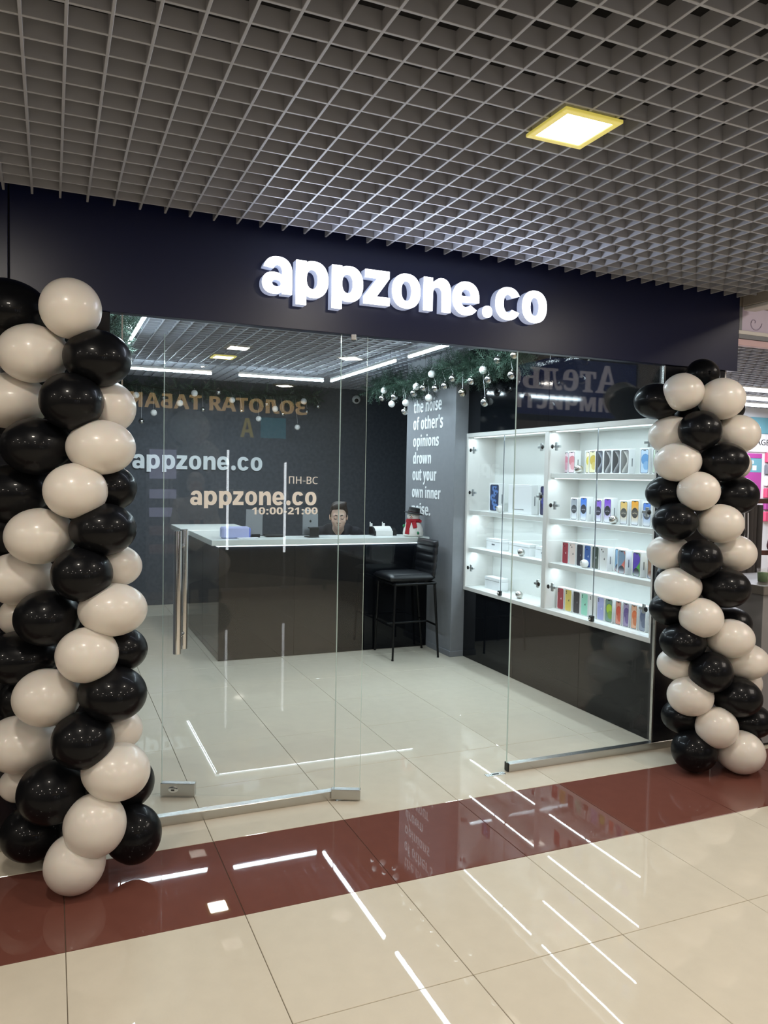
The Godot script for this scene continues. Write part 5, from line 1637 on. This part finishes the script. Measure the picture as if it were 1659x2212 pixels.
# ------------------------------------------------------------------ across the walkway: seen only mirrored in the glass
func opposite():
	glow("gold_glow", Color(1.0, 0.84, 0.58), 3.2, Color("c59a52"))
	var g = thing("gold_shop_sign", "gold outlined shop name mirrored in the left glass under the garland", "sign", Vector3(3.25, 2.42, 6.94), PI)
	var o = put("lettering", text_mesh("ЗОЛОТАЯ ТАБАКЕРКА", 3.1, 0.19, 0.05, 700), M.gold_glow, g)
	var a = thing("blue_shop_sign", "dark blue sign with pale letters mirrored in the right glass", "sign", Vector3(8.95, 2.62, 6.94), PI)
	box_obj("board", Vector3(-0.1, 0.0, 0.0), Vector3(3.0, 0.92, 0.05), glow("sign_blue", Color(0.12, 0.18, 0.5), 0.9, Color("2a3a78")), a)
	glow("sign_letters", Color(0.85, 0.83, 0.9), 1.5)
	o = put("lettering", text_mesh("Ателье", 2.2, 0.46, 0.02, 700, "Droid Serif"), M.sign_letters, a)
	o.position = Vector3(0.3, 0.40, 0.052)
	o = put("lettering", text_mesh("химчистка", 2.5, 0.24, 0.02, 700), M.sign_letters, a)
	o.position = Vector3(0.15, 0.09, 0.052)
	var wh = thing("white_hall_panel", "pale wall panel mirrored beside the blue sign", "panel", Vector3(9.0, 2.3, 6.98), PI)
	box_obj("panel", Vector3(-1.3, 0.3, 0.0), Vector3(-0.15, 1.35, 0.04), M.shop_white, wh)
	box_obj("lower_panel", Vector3(-1.3, -1.3, 0.0), Vector3(3.2, 0.22, 0.04), mat("hall_grey", Color("9a958e"), 0.7), wh)
	# lit goods case and light bars
	glow("bar_light", Color(0.95, 0.98, 1.0), 14.0)
	glow("case_light", Color(0.75, 0.78, 1.0), 1.6)
	var c = thing("lit_goods_case", "narrow lit goods case mirrored as a bluish column in the left glass", "display case", Vector3(1.3, 0, 6.9), PI)
	box_obj("frame", Vector3(-0.2, 0.0, -0.1), Vector3(0.2, 1.9, 0.0), M.grey_frame, c)
	box_obj("header_light", Vector3(-0.17, 1.50, 0.0), Vector3(0.17, 1.88, 0.02), M.case_light, c)
	for i in 4:
		box_obj("lit_shelf", Vector3(-0.17, 0.52 + 0.24 * i, 0.0), Vector3(0.17, 0.64 + 0.24 * i, 0.02), M.case_light if i > 1 else M.pink_strip, c)
	for q in [[2.15, 0.55, 1.9, "left"], [2.95, 0.5, 1.75, "right"]]:
		var b = thing("light_bar", "thin upright light bar mirrored in the left glass, the %s one" % q[3], "light", Vector3(q[0], 0, 6.9))
		box_obj("tube", Vector3(-0.014, q[1], -0.014), Vector3(0.014, q[2], 0.014), M.bar_light, b, 0.003)
		box_obj("foot", Vector3(-0.06, 0.0, -0.06), Vector3(0.06, 0.02, 0.06), M.grey_frame, b)
		box_obj("stem", Vector3(-0.012, 0.02, -0.012), Vector3(0.012, q[1], 0.012), M.grey_frame, b)
	var tq = thing("turquoise_sign", "turquoise and yellow sign mirrored in the left glass below the gold name", "sign", Vector3(2.6, 2.08, 6.93), PI)
	box_obj("board", Vector3(-0.35, 0.0, 0.0), Vector3(0.0, 0.28, 0.03), glow("turquoise", Color(0.1, 0.65, 0.75), 1.2, Color("22b4c4")), tq)
	o = put("lettering", text_mesh("А", 0.18, 0.26, 0.02, 700), glow("sign_yellow", Color(0.9, 0.8, 0.2), 1.6, Color("e6d23c")), tq)
	o.position = Vector3(0.1, 0.0, 0.01)
	var r = thing("stair_railing", "dark metal stair railing mirrored in the glass beside the open door", "railing", Vector3(3.45, 0, 6.6))
	for x in [0.0, 0.9, 1.8]:
		var p := mb()
		tube(p, [Vector3(x, 0.0, 0), Vector3(x, 2.0 + 0.45 * x, 0)], 0.025, 8)
		obj("post", p, M.black_metal, r)
	for k in 6:
		var p := mb()
		tube(p, [Vector3(0, 1.0 + 0.2 * k, 0), Vector3(1.8, 1.81 + 0.2 * k, 0)], 0.014, 8)
		obj("bar", p, M.black_metal, r)
	var gr := [e3(Vector3(0, 0.058, -0.024), Vector3(0.09, 0.085, 0.106)), e3(Vector3(0, 0.1, 0.05), Vector3(0.06, 0.028, 0.04), 0.03), ["c", Vector3(0.082, 0.04, 0.01), Vector3(0.08, -0.06, 0.0), 0.02, 0.014, 1, 0.02], ["c", Vector3(-0.082, 0.04, 0.01), Vector3(-0.08, -0.06, 0.0), 0.02, 0.014, 1, 0.02], e3(Vector3(0, -0.05, 0.095), Vector3(0.066, 0.118, 0.075), 0.012, -1), e3(Vector3(0, -0.15, 0.0), Vector3(0.12, 0.07, 0.13), 0.02, -1)]
	mat("grey_hair", Color("bdb8b0"), 0.7)
	mat("grey_sweater", Color("cfcac2"), 0.9)
	var wm = person({"label": "woman with short white hair and a grey sweater, mirrored in the left glass", "at": Vector3(1.47, 0, 5.42), "turn": PI + 0.12, "tilt": 0.2, "head": Vector3(0, 1.45, 0.05), "neck": Vector3(0, 1.29, 0.0), "chest": Vector3(0, 1.13, 0.0), "pelvis": Vector3(0, 0.86, 0.0), "shoulder": Vector3(0.17, 1.22, 0.0), "elbow": Vector3(0.24, 0.98, 0.04), "wrist": Vector3(0.08, 1.0, 0.25), "hand": Vector3(-0.5, 0.2, 0.75), "hand_up": Vector3(0.5, -0.2, 0.5), "palms_down": false, "curl": 0.6, "hip": Vector3(0.08, 0, 0), "knee": Vector3(0.1, 0.47, 0.02), "ankle": Vector3(0.1, 0.09, 0.0), "coat_name": "sweater", "coat": M.grey_sweater, "hair": gr, "hair_mat": M.grey_hair})
	var ph = thing("phone", "dark phone held in both hands by the white haired woman", "phone", wm.transform * Vector3(0, 1.03, 0.33), PI)
	box_obj("body", Vector3(-0.075, -0.036, -0.004), Vector3(0.075, 0.036, 0.004), M.black_plastic, ph, 0.003)
	box_obj("screen", Vector3(-0.07, -0.032, -0.0046), Vector3(0.07, 0.032, -0.0040), M.tablet_grey, ph, 0.0003)
